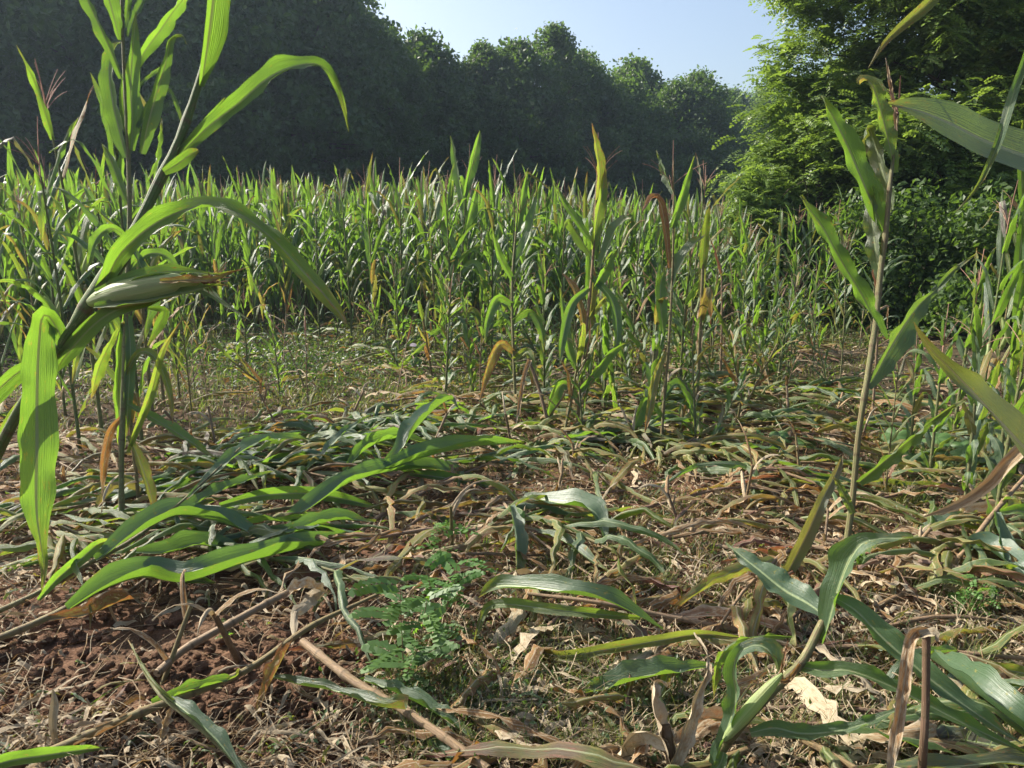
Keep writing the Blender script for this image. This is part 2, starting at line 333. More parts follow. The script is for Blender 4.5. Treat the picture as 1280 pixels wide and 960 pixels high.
def corn_parts(seed, h=2.25, nl=12, seg=14, cols=5, dry=0., spread=1., kt=7, tass=True, ear=True, bare=.18, broken=None, wid=1., lowdry=1.):
    """a standing corn plant as a list of (part name, builder); base at the origin"""
    random.seed(seed); parts = []
    lean = random.uniform(-.05, .05), random.uniform(-.05, .05); az0 = random.uniform(0, 3.14)
    hh = h * (broken or 1)
    def sp(z): t = z / h; return np.array([lean[0] * h * t * t, lean[1] * h * t * t, z])
    zs = np.linspace(-.03, hh - (.25 if not broken else 0), max(8, seg // 2 + 3)); Ps = np.array([sp(z) for z in zs])
    sb = MB(); dr0 = min(1, dry * .9 + .12)
    rad = np.interp(zs / h, [0, .1, .5, 1], [.0145, .0125, .0105, .0045])
    tube(sb, Ps, rad, (random.random(), dr0, random.random() * .5), 'stalk', kt); parts.append(('stalk', sb))
    for i in range(nl):
        t = bare + (1 - bare) * (i + .5 + random.uniform(-.2, .2)) / nl * .90; z = h * t
        if z > hh - .02: break
        low = 1 - t; az = az0 + (i % 2) * math.pi + random.uniform(-.35, .35)
        L = h * random.uniform(.24, .34) * (1.05 - .45 * abs(t - .55)); Wd = random.uniform(.062, .088) * (1 - .35 * abs(t - .5)) * wid
        a0 = random.uniform(.12, .38) + .12 * low * spread
        droop = random.choice([random.uniform(.1, .7), random.uniform(.3, 1.3), random.uniform(1.2, 2.4) * spread]); pw = random.uniform(1.3, 3)
        kink = (random.uniform(.35, .75), random.uniform(1.2, 2.3)) if random.random() < .22 else None
        if t > .72: droop = min(droop, random.uniform(.0, .5)); a0 = random.uniform(.05, .5)
        elif t > .35: a0 += .12; droop = max(droop, random.uniform(.5, 1.9))
        if t > .72: pass
        d = dry + .75 * lowdry * max(0, .42 - t) * random.uniform(.6, 2.2) + random.uniform(-.05, .08)
        if random.random() < .05: d += random.uniform(.2, .5)
        if d > .75: a0 += .8; droop += 1.2; Wd *= .6
        d = min(max(d, 0), 1)
        s, p, sd, dd = leaf_path(seg, L, az, a0, droop, pw, random.uniform(-.5, .5), sp(z), kink)
        sd = twist(sd, dd, random.uniform(-.3, .3) + random.uniform(-1.5, 1.5) * s ** 1.5)
        b = MB(); ribbon(b, p, wprof(s, Wd), sd, (random.random(), d, .5 if random.random() < .1 else 0), fold=random.uniform(.15, .6) + (.5 if d > .7 else 0), wave=.008 if cols > 3 else 0, wf=random.uniform(4, 8), cols=cols)
        parts.append(('leaf', b))
    if ear and not broken:
        z = h * random.uniform(.42, .52); az = az0 + random.uniform(0, 6); e = MB()
        b0 = sp(z) + np.array([math.sin(az), math.cos(az), 0]) * .015; ear_mb(e, b0, b0 + np.array([math.sin(az) * .09, math.cos(az) * .09, .2]), .024, 9, 7); parts.append(('ear', e))
    if tass and not broken:
        tb = MB(); tassel_mb(tb, sp(h - .18), random.uniform(1, 1.3), 3, random.randint(4, 8)); parts.append(('tassel', tb))
    return parts
def plant_from(parts, name, loc, label, cat='corn plant', group=None, rz=0, s=1, tilt=(0, 0)):
    o = root(name, loc, label, cat, group); o.rotation_euler = (tilt[0], tilt[1], rz); o.scale = (s, s, s)
    for nm, b in parts: b.build(nm, o)
    return o
def joined(parts):
    mb = MB(); mb.mats = []
    for nm, b in parts:
        for v, q, uv, t, m in zip(b.v, b.q, b.uv, b.t, b.m): pass
        v, q, uv, t, m = b.arrays()
        ids = []
        for k in b.mats:
            if k not in mb.mats: mb.mats.append(k)
            ids.append(mb.mats.index(k))
        mb.v.append(v); mb.q.append(q + mb.n); mb.uv.append(uv); mb.t.append(t); mb.m.append(np.array(ids, np.int32)[m]); mb.n += len(v)
    return mb

# hero leaves / stalks: control rows (px, py, d, width px, roll deg)
def rl(rows, a): return [tuple(list(r[:-1]) + [r[-1] + a]) for r in rows]
WK = .74
def hleaf(rows, tone=(.5, 0, 0), n=30, cols=9, fold=.6, wave=.009, wf=9, curl=0, mb=None, d=None, z0=0):
    C = []
    for i, r in enumerate(rows):
        r = list(r)
        if d is not None:
            t = i / (len(rows) - 1); dd = d if not isinstance(d, tuple) else d[0] * (1 - t) + d[1] * t; r = [r[0], r[1], dd] + r[2:]
        p = PT(*r[:3]); dep = (p - CAM) @ FW; C.append([*p, r[3] * dep / FPX * WK, R(r[4] if len(r) > 4 else 15)])
    Q = spline(C, n); p = Q[:, :3]; w = np.maximum(Q[:, 3], .001); roll = Q[:, 4]
    T = frames(p); V = norm(p - CAM); S0 = norm(np.cross(T, V)); N0 = np.cross(S0, T)
    tz = (p[-1] - p[0]) / (np.linalg.norm(p[-1] - p[0]) + 1e-6)
    N0 = N0 * ((-1 if tz[2] > 0 else 1) if abs(tz[2]) > .55 else (1 if S0[:, 2].mean() >= 0 else -1))   # positive roll: upright blades turn their back to the sun, lying ones face the sky
    S = S0 * np.cos(roll)[:, None] + N0 * np.sin(roll)[:, None]
    b = mb or MB(); ribbon(b, p, w / np.maximum(.5, np.cos(roll)), S, tone, 'corn_leaf', fold, wave, wf, cols, curl); return b
def hstalk(rows, tone=(.5, .1, 0), n=40, k=10, mat='stalk'):
    C = [[*PT(*r[:3]), r[3]] for r in rows]; Q = spline(C, n); L = np.concatenate([[0], np.cumsum(np.linalg.norm(np.diff(Q[:, :3], axis=0), axis=1))])
    fr = (L * 6.2) % 1; bulge = 1 + .16 * np.exp(-((fr - .07) / .06) ** 2) * 1.6
    b = MB(); tube(b, Q[:, :3], Q[:, 3] * bulge, tone, mat, k); return b, Q[:, :3]
def hero(name, base, label, cat, stalks=(), leaves=(), extra=(), group=None):
    base = np.asarray(base); o = root(name, base, label, cat, group)
    for b in stalks: b.build('stalk', o, base)
    for b in leaves: b.build('leaf', o, base)
    for nm, b in extra: b.build(nm, o, base)
    return o
# ------------------------------------------------------------------ ground: one sheet to the horizon
def spaced(lo, hi, st, far, g=1.18):
    a = list(np.arange(lo, hi, st)); s = st; x = hi; up = []
    while x < far: up.append(x); s *= g; x += s
    s = st; x = lo - st; dn = []
    while x > -far: dn.append(x); s *= g; x -= s
    return np.array(dn[::-1] + a + up)
xs = spaced(-3.6, 3.6, .024, 420); ys = spaced(1.2, 7., .024, 420)
X, Y = np.meshgrid(xs, ys, indexing='ij'); Z = gz(X, Y)
near = (np.abs(X) < 4.5) & (Y > 1) & (Y < 9)
ii = np.argwhere(near)
for a, b in ii:
    x, y = xs[a], ys[b]
    nn = mnoise.fractal(Vector((x * 4.5, y * 4.5, 0)), .8, 2.2, 4); bb = mnoise.noise(Vector((x * 1.1 + 7, y * 1.1, 3)))
    cl = max(0., mnoise.noise(Vector((x * 16, y * 16, 5)))) ** 1.3
    Z[a, b] += .016 * nn * (1 + .8 * bb) + .028 * cl * (.5 + max(0, bb)) - .012
Z[~near] = Z[~near] - .02
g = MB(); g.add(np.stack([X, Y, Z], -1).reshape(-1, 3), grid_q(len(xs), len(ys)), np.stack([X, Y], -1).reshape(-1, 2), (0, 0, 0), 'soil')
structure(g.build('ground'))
hz = MB(); hx = 700.; hv = [(-hx, -hx, -2.), (hx, -hx, -2.), (hx, hx, -2.), (-hx, hx, -2.), (-hx, -hx, 22.), (hx, -hx, 22.), (hx, hx, 22.), (-hx, hx, 22.)]
MAT['haze'] = hm = bpy.data.materials.new('haze'); hm.use_nodes = True; ht = hm.node_tree; ht.nodes.clear()
ho = ht.nodes.new('ShaderNodeOutputMaterial'); hp = ht.nodes.new('ShaderNodeVolumePrincipled'); hp.inputs['Density'].default_value = HAZE; hp.inputs['Anisotropy'].default_value = .45; hp.inputs['Color'].default_value = (.62, .80, 1, 1)
ht.links.new(hp.outputs[0], ho.inputs['Volume'])
hz.add(hv, [(0, 3, 2, 1), (4, 5, 6, 7), (0, 1, 5, 4), (1, 2, 6, 5), (2, 3, 7, 6), (3, 0, 4, 7)], np.zeros((8, 2)), (0, 0, 0), 'haze')
stuff(hz.build('haze', smooth=False), 'thin bright morning haze in the air over the field', 'haze')

# ------------------------------------------------------------------ trees
def rot_z(a): c, s = math.cos(a), math.sin(a); return np.array([[c, -s, 0], [s, c, 0], [0, 0, 1]])
def leaf_cards(mb, C, size, mat, outward=None, tonef=None, asp=.62):
    n = len(C); u = norm(rng.normal(size=(n, 3)) + (0 if outward is None else outward * .7)); a = norm(np.cross(u, rng.normal(size=(n, 3)))); b = np.cross(u, a)
    s = size * rng.uniform(.6, 1.3, (n, 1))
    q = np.stack([C - a * s, C - b * s * asp + u * s * .18, C + a * s, C + b * s * asp + u * s * .18], 1).reshape(-1, 3)
    t = np.zeros((n, 3)); t[:, 0] = rng.random(n) if tonef is None else tonef
    mb.add(q, np.arange(n * 4).reshape(n, 4), np.tile([[.5, 0], [0, .5], [.5, 1], [1, .5]], (n, 1)), np.repeat(t, 4, 0), mat)
def tree_parts(seed, H, rad, z0, nclump, per, lsize, mat='tree_leaf', narrow=1.):
    random.seed(seed); r_ = np.random.default_rng(seed); tr = MB(); cr = MB()
    tp = spline([(0, 0, -.3), (random.uniform(-.3, .3), random.uniform(-.3, .3), H * .4), (random.uniform(-.6, .6), random.uniform(-.6, .6), H * .88)], 12)
    tube(tr, tp, np.linspace(.24, .04, 12), (0, 0, 0), 'bark', 8)
    C, out, tn = [], [], []
    for i in range(nclump + nclump // 2):
        th = random.uniform(0, 6.28); zt = (i % nclump + random.random()) / nclump; wisp = i >= nclump
        prof = math.sin(math.pi * min(1, (zt * .92 + .10))) ** .55 * (1 - .35 * zt)
        rr = rad * prof * (random.uniform(1.05, 1.35) if wisp else math.sqrt(random.uniform(.2, 1))); c = np.array([math.cos(th) * rr, math.sin(th) * rr, z0 + (H - z0) * zt * (random.uniform(1, 1.09) if wisp else 1)])
        cs = random.uniform(.75, 1.35) * rad * .235 * (1.15 - .4 * zt) * narrow * (.42 if wisp else 1)
        k = int(per * random.uniform(.7, 1.3) * (.3 if wisp else 1)); d = norm(r_.normal(size=(k, 3))); rad_ = r_.uniform(.2, 1.25, (k, 1)) ** .6
        lump = 1 + .45 * np.sin(d[:, :1] * 4 + i) * np.cos(d[:, 1:2] * 5 + i * 2)
        C.append(c + d * rad_ * cs * lump * np.array([1, 1, .75])); out.append(d + np.array([0, 0, .4])); tn.append(np.clip(r_.normal(random.uniform(.2, .8), .2, k), 0, 1))
        if i % 3 == 0:
            b0 = tp[min(11, int(3 + zt * 7))]; pm = (b0 + c) / 2 + np.array([0, 0, .15]); tube(tr, spline([b0, pm, c], 6), np.linspace(.07, .015, 6), (0, 0, 0), 'bark', 5, cap=False)
    leaf_cards(cr, np.concatenate(C), lsize, mat, np.concatenate(out), np.concatenate(tn)); return tr, cr
TREES = []
for i, (H, rad, z0) in enumerate([(13, 4.2, .6), (11.5, 4.8, .4), (14.5, 4.0, .8), (10, 3.8, .2)]):
    tr, cr = tree_parts(50 + i, H, rad, z0, 150, 190, .13); TREES.append((tr.mesh('trunk'), cr.mesh('crown', smooth=False), H))
def place_tree(x, y, v, s, rz, label, group='trees of the wood behind the corn'):
    tm, cm, H = TREES[v]; o = root('tree', (x, y, 0), label, 'tree', group); o.rotation_euler = (0, 0, rz); o.scale = (s, s, s)
    for nm, me in (('trunk', tm), ('crown', cm)): c = bpy.data.objects.new(nm, me); COL.objects.link(c); c.parent = o
    return o
# crest line of the wood in photo pixels -> the height every front tree needs
crest = [(-260, -150), (0, -120), (200, -110), (380, -40), (440, 10), (480, 55), (560, 60), (640, 75), (700, 50), (760, 75), (830, 95), (890, 130), (930, 150), (990, 140), (1100, 120), (1300, 100)]
cx = [c[0] for c in crest]; cyy = [c[1] for c in crest]
random.seed(3); tl = []
for px in range(-230, 1020, 38):
    d = float(np.interp(px, [-250, 200, 450, 900, 1050], [25, 27, 36, 50, 60])) + random.uniform(-1.5, 1.5)
    tl.append((px + random.uniform(-14, 14), d, 0, 0))
for px in range(-240, 1040, 80):
    d = float(np.interp(px, [-250, 200, 450, 900, 1050], [25, 27, 36, 50, 60])) + 8
    tl.append((px + random.uniform(-20, 20), d, 1, 18))
for i, (px, d, back, up) in enumerate(tl):
    ty = float(np.interp(px, cx, cyy)) + random.uniform(-32, 34) - (0 if not back else -6); p = P(px, ty, d); v = random.randrange(4); s = p[2] / TREES[v][2] * .97
    q = 'behind the left corn' if px < 420 else 'behind the middle corn' if px < 700 else 'receding to the right'
    place_tree(p[0], p[1], v, s, random.uniform(0, 6.28), ('back-row tree of the wood ' if back else 'front-row tree of the wood ') + q)
for px, ty, d in ((915, 118, 78), (960, 112, 80), (1010, 120, 76), (870, 130, 84)):
    p = P(px, ty, d); place_tree(p[0], p[1], 1, p[2] / 11.5, px, 'distant paler tree in the gap beside the big tree')
# understory below the wood edge
ub = MB()
for i in range(150):
    px = random.uniform(-300, 1050); d = float(np.interp(px, [-250, 200, 450, 900, 1050], [23, 25, 33.5, 47, 57])) + random.uniform(-1, 3); p = P(px, 300, d)
    k = 240; dd = norm(rng.normal(size=(k, 3))); c = np.array([p[0], p[1], random.uniform(.5, 2.4)])
    leaf_cards(ub, c + dd * rng.uniform(.3, 1, (k, 1)) * np.array([1.6, 1.2, 1.3]), .16, 'tree_leaf', dd)
stuff(ub.build('underwood', smooth=False), 'dark tangled undergrowth along the foot of the wood', 'undergrowth')

# big locust tree at right: pinnate fronds on drooping sprays
def fronds(mb, C, D, L, mat, pairs=6, ll=.2, tone=None, wd=.42):
    n = len(C); D = norm(D); Uv = norm(np.array([0, 0, 1.]) + rng.normal(0, .35, (n, 3))); S = norm(np.cross(D, Uv)); Nn = np.cross(S, D)
    tn = rng.random(n) if tone is None else tone; L = np.asarray(L).reshape(-1, 1) * np.ones((n, 1)); V = []; K = 0
    for j in range(pairs):
        t = (j + .8) / pairs
        c = C + D * L * t - np.array([0, 0, 1]) * L * .35 * t * t
        for sg in (-1, 1):
            l = L * ll * (1.1 - .5 * abs(t - .5)); a = norm(S * sg + D * .35 - Nn * rng.uniform(-.1, .5, (n, 1))); b = norm(np.cross(a, Nn)) * l * wd
            V.append(np.stack([c, c + a * l * .5 + b, c + a * l, c + a * l * .5 - b], 1)); K += 1
    a = norm(D - np.array([0, 0, .6])); c = C + D * L - np.array([0, 0, 1]) * L * .35; b = S * L * ll * wd; l = L * ll
    V.append(np.stack([c, c + a * l * .5 + b, c + a * l, c + a * l * .5 - b], 1)); K += 1
    V = np.stack(V, 1).reshape(-1, 3); m = n * K
    tt = np.zeros((n, K, 3)); tt[:, :, 0] = np.clip(tn[:, None] + rng.normal(0, .08, (n, K)), 0, 1)
    mb.add(V, np.arange(m * 4).reshape(m, 4), np.tile([[.5, 0], [0, .5], [.5, 1], [1, .5]], (m, 1)), np.repeat(tt.reshape(-1, 3), 4, 0), mat)
def locust(seed, base, blobs, label, nfr, L, trunk=True, name='locust_tree'):
    r_ = np.random.default_rng(seed); random.seed(seed); cr = MB(); tr = MB(); base = np.asarray(base, float)
    if trunk:
        th_ = 9. if trunk is True else trunk; tp = spline([base + (0, 0, -.2), base + (-.02 * th_, .1, th_ * .3), base + (.03 * th_, 0, th_ * .55), base + (.02 * th_, .3, th_)], 14); tube(tr, tp, np.linspace(.034 * th_, .008 * th_, 14), (0, 0, 0), 'bark', 10)
    for i, (c, r) in enumerate(blobs):
        c = np.asarray(c, float)
        if trunk:
            b0 = tp[int(np.clip((c[2] - 1.0) / th_ * 13, 2, 12))]; pm = (b0 * .6 + c * .4) + r_.normal(0, .3, 3); pn = (b0 * .25 + c * .75) + r_.normal(0, .25, 3); tube(tr, spline([b0, pm, pn, c + (0, 0, -.1)], 9), np.linspace(.006 * th_, .007, 9), (0, 0, 0), 'bark', 6, cap=False)
        k = int(nfr * r * r)
        # sprays: short twigs carrying several fronds each
        ns = max(3, k // 7); d = norm(r_.normal(size=(ns, 3)) * (1, 1, .8)); sp = c + d * r * r_.uniform(.35, 1.04, (ns, 1)) * (1, 1, .72)
        C = np.repeat(sp, 7, 0); D0 = np.repeat(norm(d * (1, 1, .35)), 7, 0); tt = np.tile(np.linspace(-.5, .5, 7), ns)[:, None]
        side = norm(np.cross(D0, [0, 0, 1])); alt = np.where(np.arange(len(C)) % 2, 1, -1)[:, None]
        fronds(cr, C + D0 * tt * .55, D0 * .6 + side * alt + r_.normal(0, .35, (len(C), 3)), L * r_.uniform(.7, 1.2, (len(C), 1)), 'locust_leaf', 6, .21, np.repeat(np.clip(r_.normal(.5, .28, ns), 0, 1), 7))
        kk = int(k * 1.1); dq = norm(r_.normal(size=(kk, 3))); leaf_cards(cr, c + dq * r * r_.uniform(.1, .85, (kk, 1)) * (1, 1, .72), .07, 'locust_leaf', dq, np.clip(r_.normal(.3, .2, kk), 0, 1), .5)
    o = root(name, base, label, 'tree' if trunk else 'bush')
    if trunk: tr.build('trunk', o, base)
    cr.build('crown', o, base, smooth=False)
random.seed(11)
edge = [(-120, 880), (-40, 912), (15, 985), (40, 975), (60, 960), (90, 940), (130, 945), (185, 925), (215, 925), (250, 950), (290, 985), (325, 1030)]
bl = []
for k in range(235):
    py = random.uniform(-330, 330); ex = float(np.interp(py, [e[0] for e in edge], [e[1] for e in edge])) if py > -120 else 880 + (-120 - py) * .5
    f = random.random() ** .8; px = ex + 42 + f * (1560 - ex); d = random.uniform(12.4, 15.5) + (1. if f < .12 else 0)
    r = random.uniform(.65, 1.15)
    if f < .12: r = random.uniform(.5, .75)
    bl.append((P(px, py, d), r))
for py, ex in [(10, 990), (60, 968), (95, 948), (140, 950), (185, 935), (210, 932), (245, 955), (285, 990), (-20, 950), (-60, 925), (20, 1020), (50, 1010), (-10, 1040), (-50, 1000), (0, 1090), (60, 1060), (100, 985), (150, 985), (200, 970), (240, 990)]: bl.append((P(ex + 22, py, 13.6), .42))
bt = P(1262, 330, 14.5); locust(4, (bt[0], bt[1], 0), bl, 'big spreading tree with small feathery leaflets filling the upper right', 620, .30)
# brighter low bough at its left foot and the bushes under it
random.seed(12); b2 = []
for k in range(44): b2.append((P(random.uniform(935, 1110), random.uniform(170, 375), random.uniform(12.8, 13.8)), random.uniform(.35, .6)))
bb = P(1010, 330, 13.3); locust(5, (bb[0], bb[1], 0), b2, 'pale green feathery sapling at the left foot of the big tree', 800, .24, 3.4, 'sapling')
for j, (x0, x1, dd, lab) in enumerate([(1075, 1190, 11.6, 'dark bush under the big tree, behind the bent corn'), (1180, 1330, 10.6, 'dark bush under the big tree at the right edge'), (960, 1075, 15.5, 'low bush in shade between the corn and the sapling')]):
    b3 = [(P(random.uniform(x0, x1), random.uniform(255, 395), dd + random.uniform(-.4, .8)), random.uniform(.3, .55)) for k in range(20)]
    b_ = P((x0 + x1) / 2, 380, dd); cr = MB(); C = []; O = []
    for c, r in b3: d = norm(rng.normal(size=(420, 3))); C.append(c + d * r * rng.uniform(.5, 1.1, (420, 1))); O.append(d)
    bs = MB()
    for c, r in b3[::2]: tube(bs, spline([(b_[0], b_[1], 0), ((b_ + c) / 2), c], 6), np.linspace(.02, .006, 6), (0, 0, 0), 'bark', 5, cap=False)
    leaf_cards(cr, np.concatenate(C), .05, 'tree_leaf', np.concatenate(O)); o = root('bush', (b_[0], b_[1], 0), lab, 'bush')
    bs.build('branch', o, (b_[0], b_[1], 0)); cr.build('foliage', o, (b_[0], b_[1], 0), smooth=False)

# ------------------------------------------------------------------ the standing crop
def front(px): return float(np.interp(px, [-300, 0, 150, 300, 500, 700, 850, 960, 1090, 1200], [8.5, 9.5, 11.5, 12.2, 12.0, 11.6, 11.7, 11.5, 11.7, 11.9]))
def backd(px): return float(np.interp(px, [-250, 200, 450, 900, 1000, 1100], [22, 24, 32, 40, 17, 15]))
FAR = [joined(corn_parts(200 + i, random.uniform(2.0, 2.25), 13, 8, 3, dry=-.06 + .02 * (i % 3), kt=4, ear=False, spread=1.2, wid=1.55, bare=.1, lowdry=.25)) for i in range(8)]
# row positions
random.seed(21); cand = []
for r_ in range(0, 60):
    for c_ in range(-190, 190):
        x = c_ * .19 + random.uniform(-.05, .05); y = 8.3 + r_ * .62 + x * .06 + random.uniform(-.06, .06)
        px = proj((x, y, .9))[0]
        if px < -180 or px > 1110: continue
        if y < front(px) or y > backd(px): continue
        if px > 935 and y > 14.8: continue
        cand.append((y - front(px) + random.uniform(0, .6), x, y, px))
cand.sort()
NIND = 90
farm = [f.mesh('corn_plant') for f in FAR]
for i, (k, x, y, px) in enumerate(cand[:NIND]):
    o = bpy.data.objects.new('corn_plant', farm[random.randrange(8)]); COL.objects.link(o)
    o.location = (x, y, float(gz(x, y)) - .02); o.rotation_euler = (random.uniform(-.06, .06), random.uniform(-.06, .06), random.uniform(0, 6.28)); s = random.uniform(.70, 1.08) * (1 - .16 * max(0, min(1, (px - 560) / 280))) * (1.13 if random.random() < .09 else 1); o.scale = (s, s, s)
    sec = 'left' if px < 250 else 'middle' if px < 650 else 'right'
    tag(o, 'green tasselled corn plant in the %s third of the crop edge' % sec, 'corn plant', 'corn plants in the edge rows, %s third' % sec, True)
rest = cand[NIND:]; st = MB(); st.mats = FAR[0].mats
arr = [f.arrays() for f in FAR]
# all merged builders must share one material order
for f in FAR: assert f.mats == FAR[0].mats
stp = 0
for (k, x, y, px) in rest:
    if y > 20 and random.random() < (.45 if y < 28 else .62): continue
    a = random.uniform(0, 6.28); s = random.uniform(.74, 1.07) * (1 - .14 * max(0, min(1, (px - 560) / 280)))
    st.merge(arr[random.randrange(8)], rot_z(a) * s, np.array([x, y, 0]), np.array([random.uniform(-.2, .3), random.uniform(-.10, .02), 0])); stp += 1
stuff(st.build('corn_crop'), 'dense standing corn crop filling the field back to the wood', 'corn crop')
print('CROP', len(cand), stp, sum(map(len, st.v)))

# ------------------------------------------------------------------ nearer standing plants, with parts
VAR = {}
def variant(key, **kw):
    if key not in VAR: VAR[key] = corn_parts(**kw)
    return VAR[key]
KINDS = {
 'green': ('green tasselled corn ', dict(h=2.2, nl=14, dry=.0, bare=.08, lowdry=.7, wid=1.15)),
 'yellow': ('yellowing corn ', dict(h=2.25, nl=13, dry=.26, spread=.9, bare=.1)),
 'sparse': ('thin sparse corn ', dict(h=2.2, nl=6, dry=.12, spread=.6)),
 'short': ('short leafy corn ', dict(h=1.3, nl=12, dry=.04, spread=1.4, ear=False, bare=.03, lowdry=.3, wid=1.1)),
 'broken': ('snapped-off corn ', dict(h=2.1, nl=10, dry=.25, broken=.5, bare=.1)),
 'dead': ('dead brown corn ', dict(h=1.6, nl=7, dry=.75, ear=False, broken=.8)),
}
src_obj = {}
def stand(px, py, top, kind, v=0, rz=None, tilt=(0, 0), label=None):
    p = G(px, py, 0) if py < 1000 else P(px, 480, py / 1000); x, y = p[0], p[1]; z = float(gz(x, y)) - .02
    lab, kw = KINDS[kind]; key = (kind, v)
    r = ray(px, top); t = y / r[1]; ht = CAM_H + t * r[2]; ht *= .93 if kind in ('green', 'yellow') else 1.; s = min(1.3 if kind != 'short' else 1.1, max(.3, ht / (kw['h'] * (kw['broken'] + .12 if 'broken' in kw else 1))))
    rz = random.uniform(0, 6.28) if rz is None else rz
    L = label or lab + where((x, y, 0))
    if key in src_obj:
        o = copy_thing(src_obj[key], (x, y, z), rz, s, tilt); tag(o, L, 'corn plant', 'single corn plants standing before the crop')
    else:
        o = plant_from(corn_parts(300 + hash(key[0]) % 1 + sum(map(ord, kind)) + v * 17, seg=14, cols=5, **kw), 'corn_plant', (x, y, z), L, group='single corn plants standing before the crop', rz=rz, s=s, tilt=tilt); src_obj[key] = o
    return o
random.seed(31)
stand(735, 500, 225, 'green', 1)
stand(812, 540, 330, 'short', 0); stand(870, 520, 240, 'broken', 0)
stand(615, 450, 190, 'green', 2); stand(640, 447, 195, 'green', 0); stand(565, 452, 205, 'green', 3); stand(545, 447, 200, 'yellow', 1)
stand(700, 455, 215, 'green', 1); stand(770, 470, 235, 'green', 2); stand(790, 452, 240, 'sparse', 2); stand(860, 460, 215, 'sparse', 0)
stand(890, 452, 240, 'green', 3); stand(925, 440, 265, 'green', 0); stand(470, 438, 200, 'green', 1); stand(440, 433, 205, 'green', 3); stand(505, 440, 195, 'green', 2)
stand(400, 428, 215, 'green', 0); stand(360, 425, 212, 'yellow', 1); stand(320, 425, 205, 'green', 2); stand(280, 425, 215, 'green', 1)
stand(680, 500, 330, 'short', 1); stand(640, 480, 345, 'short', 2); stand(560, 470, 350, 'short', 0); stand(500, 455, 330, 'short', 1); stand(755, 520, 330, 'short', 2)
stand(850, 480, 300, 'short', 1); stand(900, 475, 310, 'dead', 0); stand(940, 450, 330, 'short', 2); stand(990, 440, 320, 'short', 0); stand(600, 500, 400, 'dead', 1)
stand(350, 500, 400, 'short', 1); stand(385, 505, 395, 'dead', 0); stand(240, 520, 340, 'yellow', 1); stand(310, 470, 360, 'short', 0); stand(205, 505, 320, 'broken', 0)
for (xa, xb), (ya, yb), n_ in [((180, 1080), (400, 440), 62), ((560, 1000), (440, 520), 34), ((200, 560), (435, 510), 22), ((660, 900), (520, 575), 7), ((880, 1080), (440, 500), 8)]:
    for _ in range(n_):
        px, py = random.uniform(xa, xb), random.uniform(ya, yb); kd = random.choice(['short', 'short', 'short', 'broken', 'dead', 'green'] if py < 440 else ['short', 'short', 'short', 'broken', 'dead'])
        f = (py - 265) / 1.6; ht = {'short': random.uniform(.5, 1.1), 'broken': random.uniform(.5, 1.0), 'yellow': random.uniform(1.3, 2), 'dead': random.uniform(.4, .9), 'green': random.uniform(1.2, 1.9)}[kd]
        stand(px, py, py - ht * f, kd, random.randrange(3), tilt=(random.gauss(0, .28), random.gauss(0, .28)))
# left cluster
stand(100, 560, 140, 'green', 0); stand(82, 520, 190, 'green', 2); stand(128, 545, 100, 'sparse', 1); stand(178, 560, 90, 'green', 3); stand(192, 530, 120, 'broken', 0)
stand(150, 520, 170, 'green', 1); stand(5, 500, 190, 'green', 1); stand(30, 480, 215, 'green', 3); stand(-25, 500, 170, 'green', 0); stand(55, 490, 215, 'yellow', 0); stand(-10, 560, 200, 'yellow', 1)
stand(175, 640, 400, 'broken', 0); stand(225, 500, 260, 'green', 2)
# right cluster
stand(1215, 600, 215, 'green', 0); stand(1248, 590, 170, 'green', 2); stand(1282, 610, 190, 'green', 3); stand(1262, 560, 240, 'sparse', 1); stand(1300, 560, 150, 'green', 1)
stand(1190, 560, 330, 'short', 1); stand(1235, 540, 260, 'yellow', 1); stand(1105, 630, 420, 'yellow', 2, label='half-height corn plant with orange-brown leaves behind the bent corn')
stand(1135, 590, 410, 'short', 0); stand(1160, 610, 395, 'short', 2); stand(1205, 640, 400, 'short', 0); stand(1240, 680, 400, 'short', 1); stand(1090, 520, 330, 'dead', 0)
stand(1015, 470, 330, 'sparse', 2); stand(1050, 480, 300, 'sparse', 0); stand(1085, 455, 250, 'green', 1); stand(1040, 440, 280, 'green', 3)

# ------------------------------------------------------------------ hero plants
A = 1.7; WK = .66
st1, _ = hstalk([(-170, 1100, 1.95, .0125), (-70, 720, 1.82, .0125), (0, 560, 1.72, .012), (45, 478, 1.7, .0115), (75, 432, A, .0105), (100, 395, A, .012), (130, 352, A, .020), (155, 316, A, .017), (178, 270, A, .0105), (200, 225, 1.72, .0125), (220, 185, 1.73, .010), (240, 130, 1.75, .0085), (258, 70, 1.76, .0075), (270, 0, 1.78, .006), (285, -90, 1.8, .004)], (.5, .0, .0), 60)
e1 = MB(); ear_mb(e1, P(112, 378, 1.69), P(250, 351, 1.62), .031, 22, 16)
sk = MB()
for i in range(34):
    a = P(248, 351, 1.62); tube(sk, spline([a, a + np.array([.015, 0, 0]) + rng.normal(0, .004, 3), a + np.array([.045, -.01, .0]) + rng.normal(0, .014, 3)], 5), .0008, (0, 0, 0), 'husk_silk', 3, cap=False)
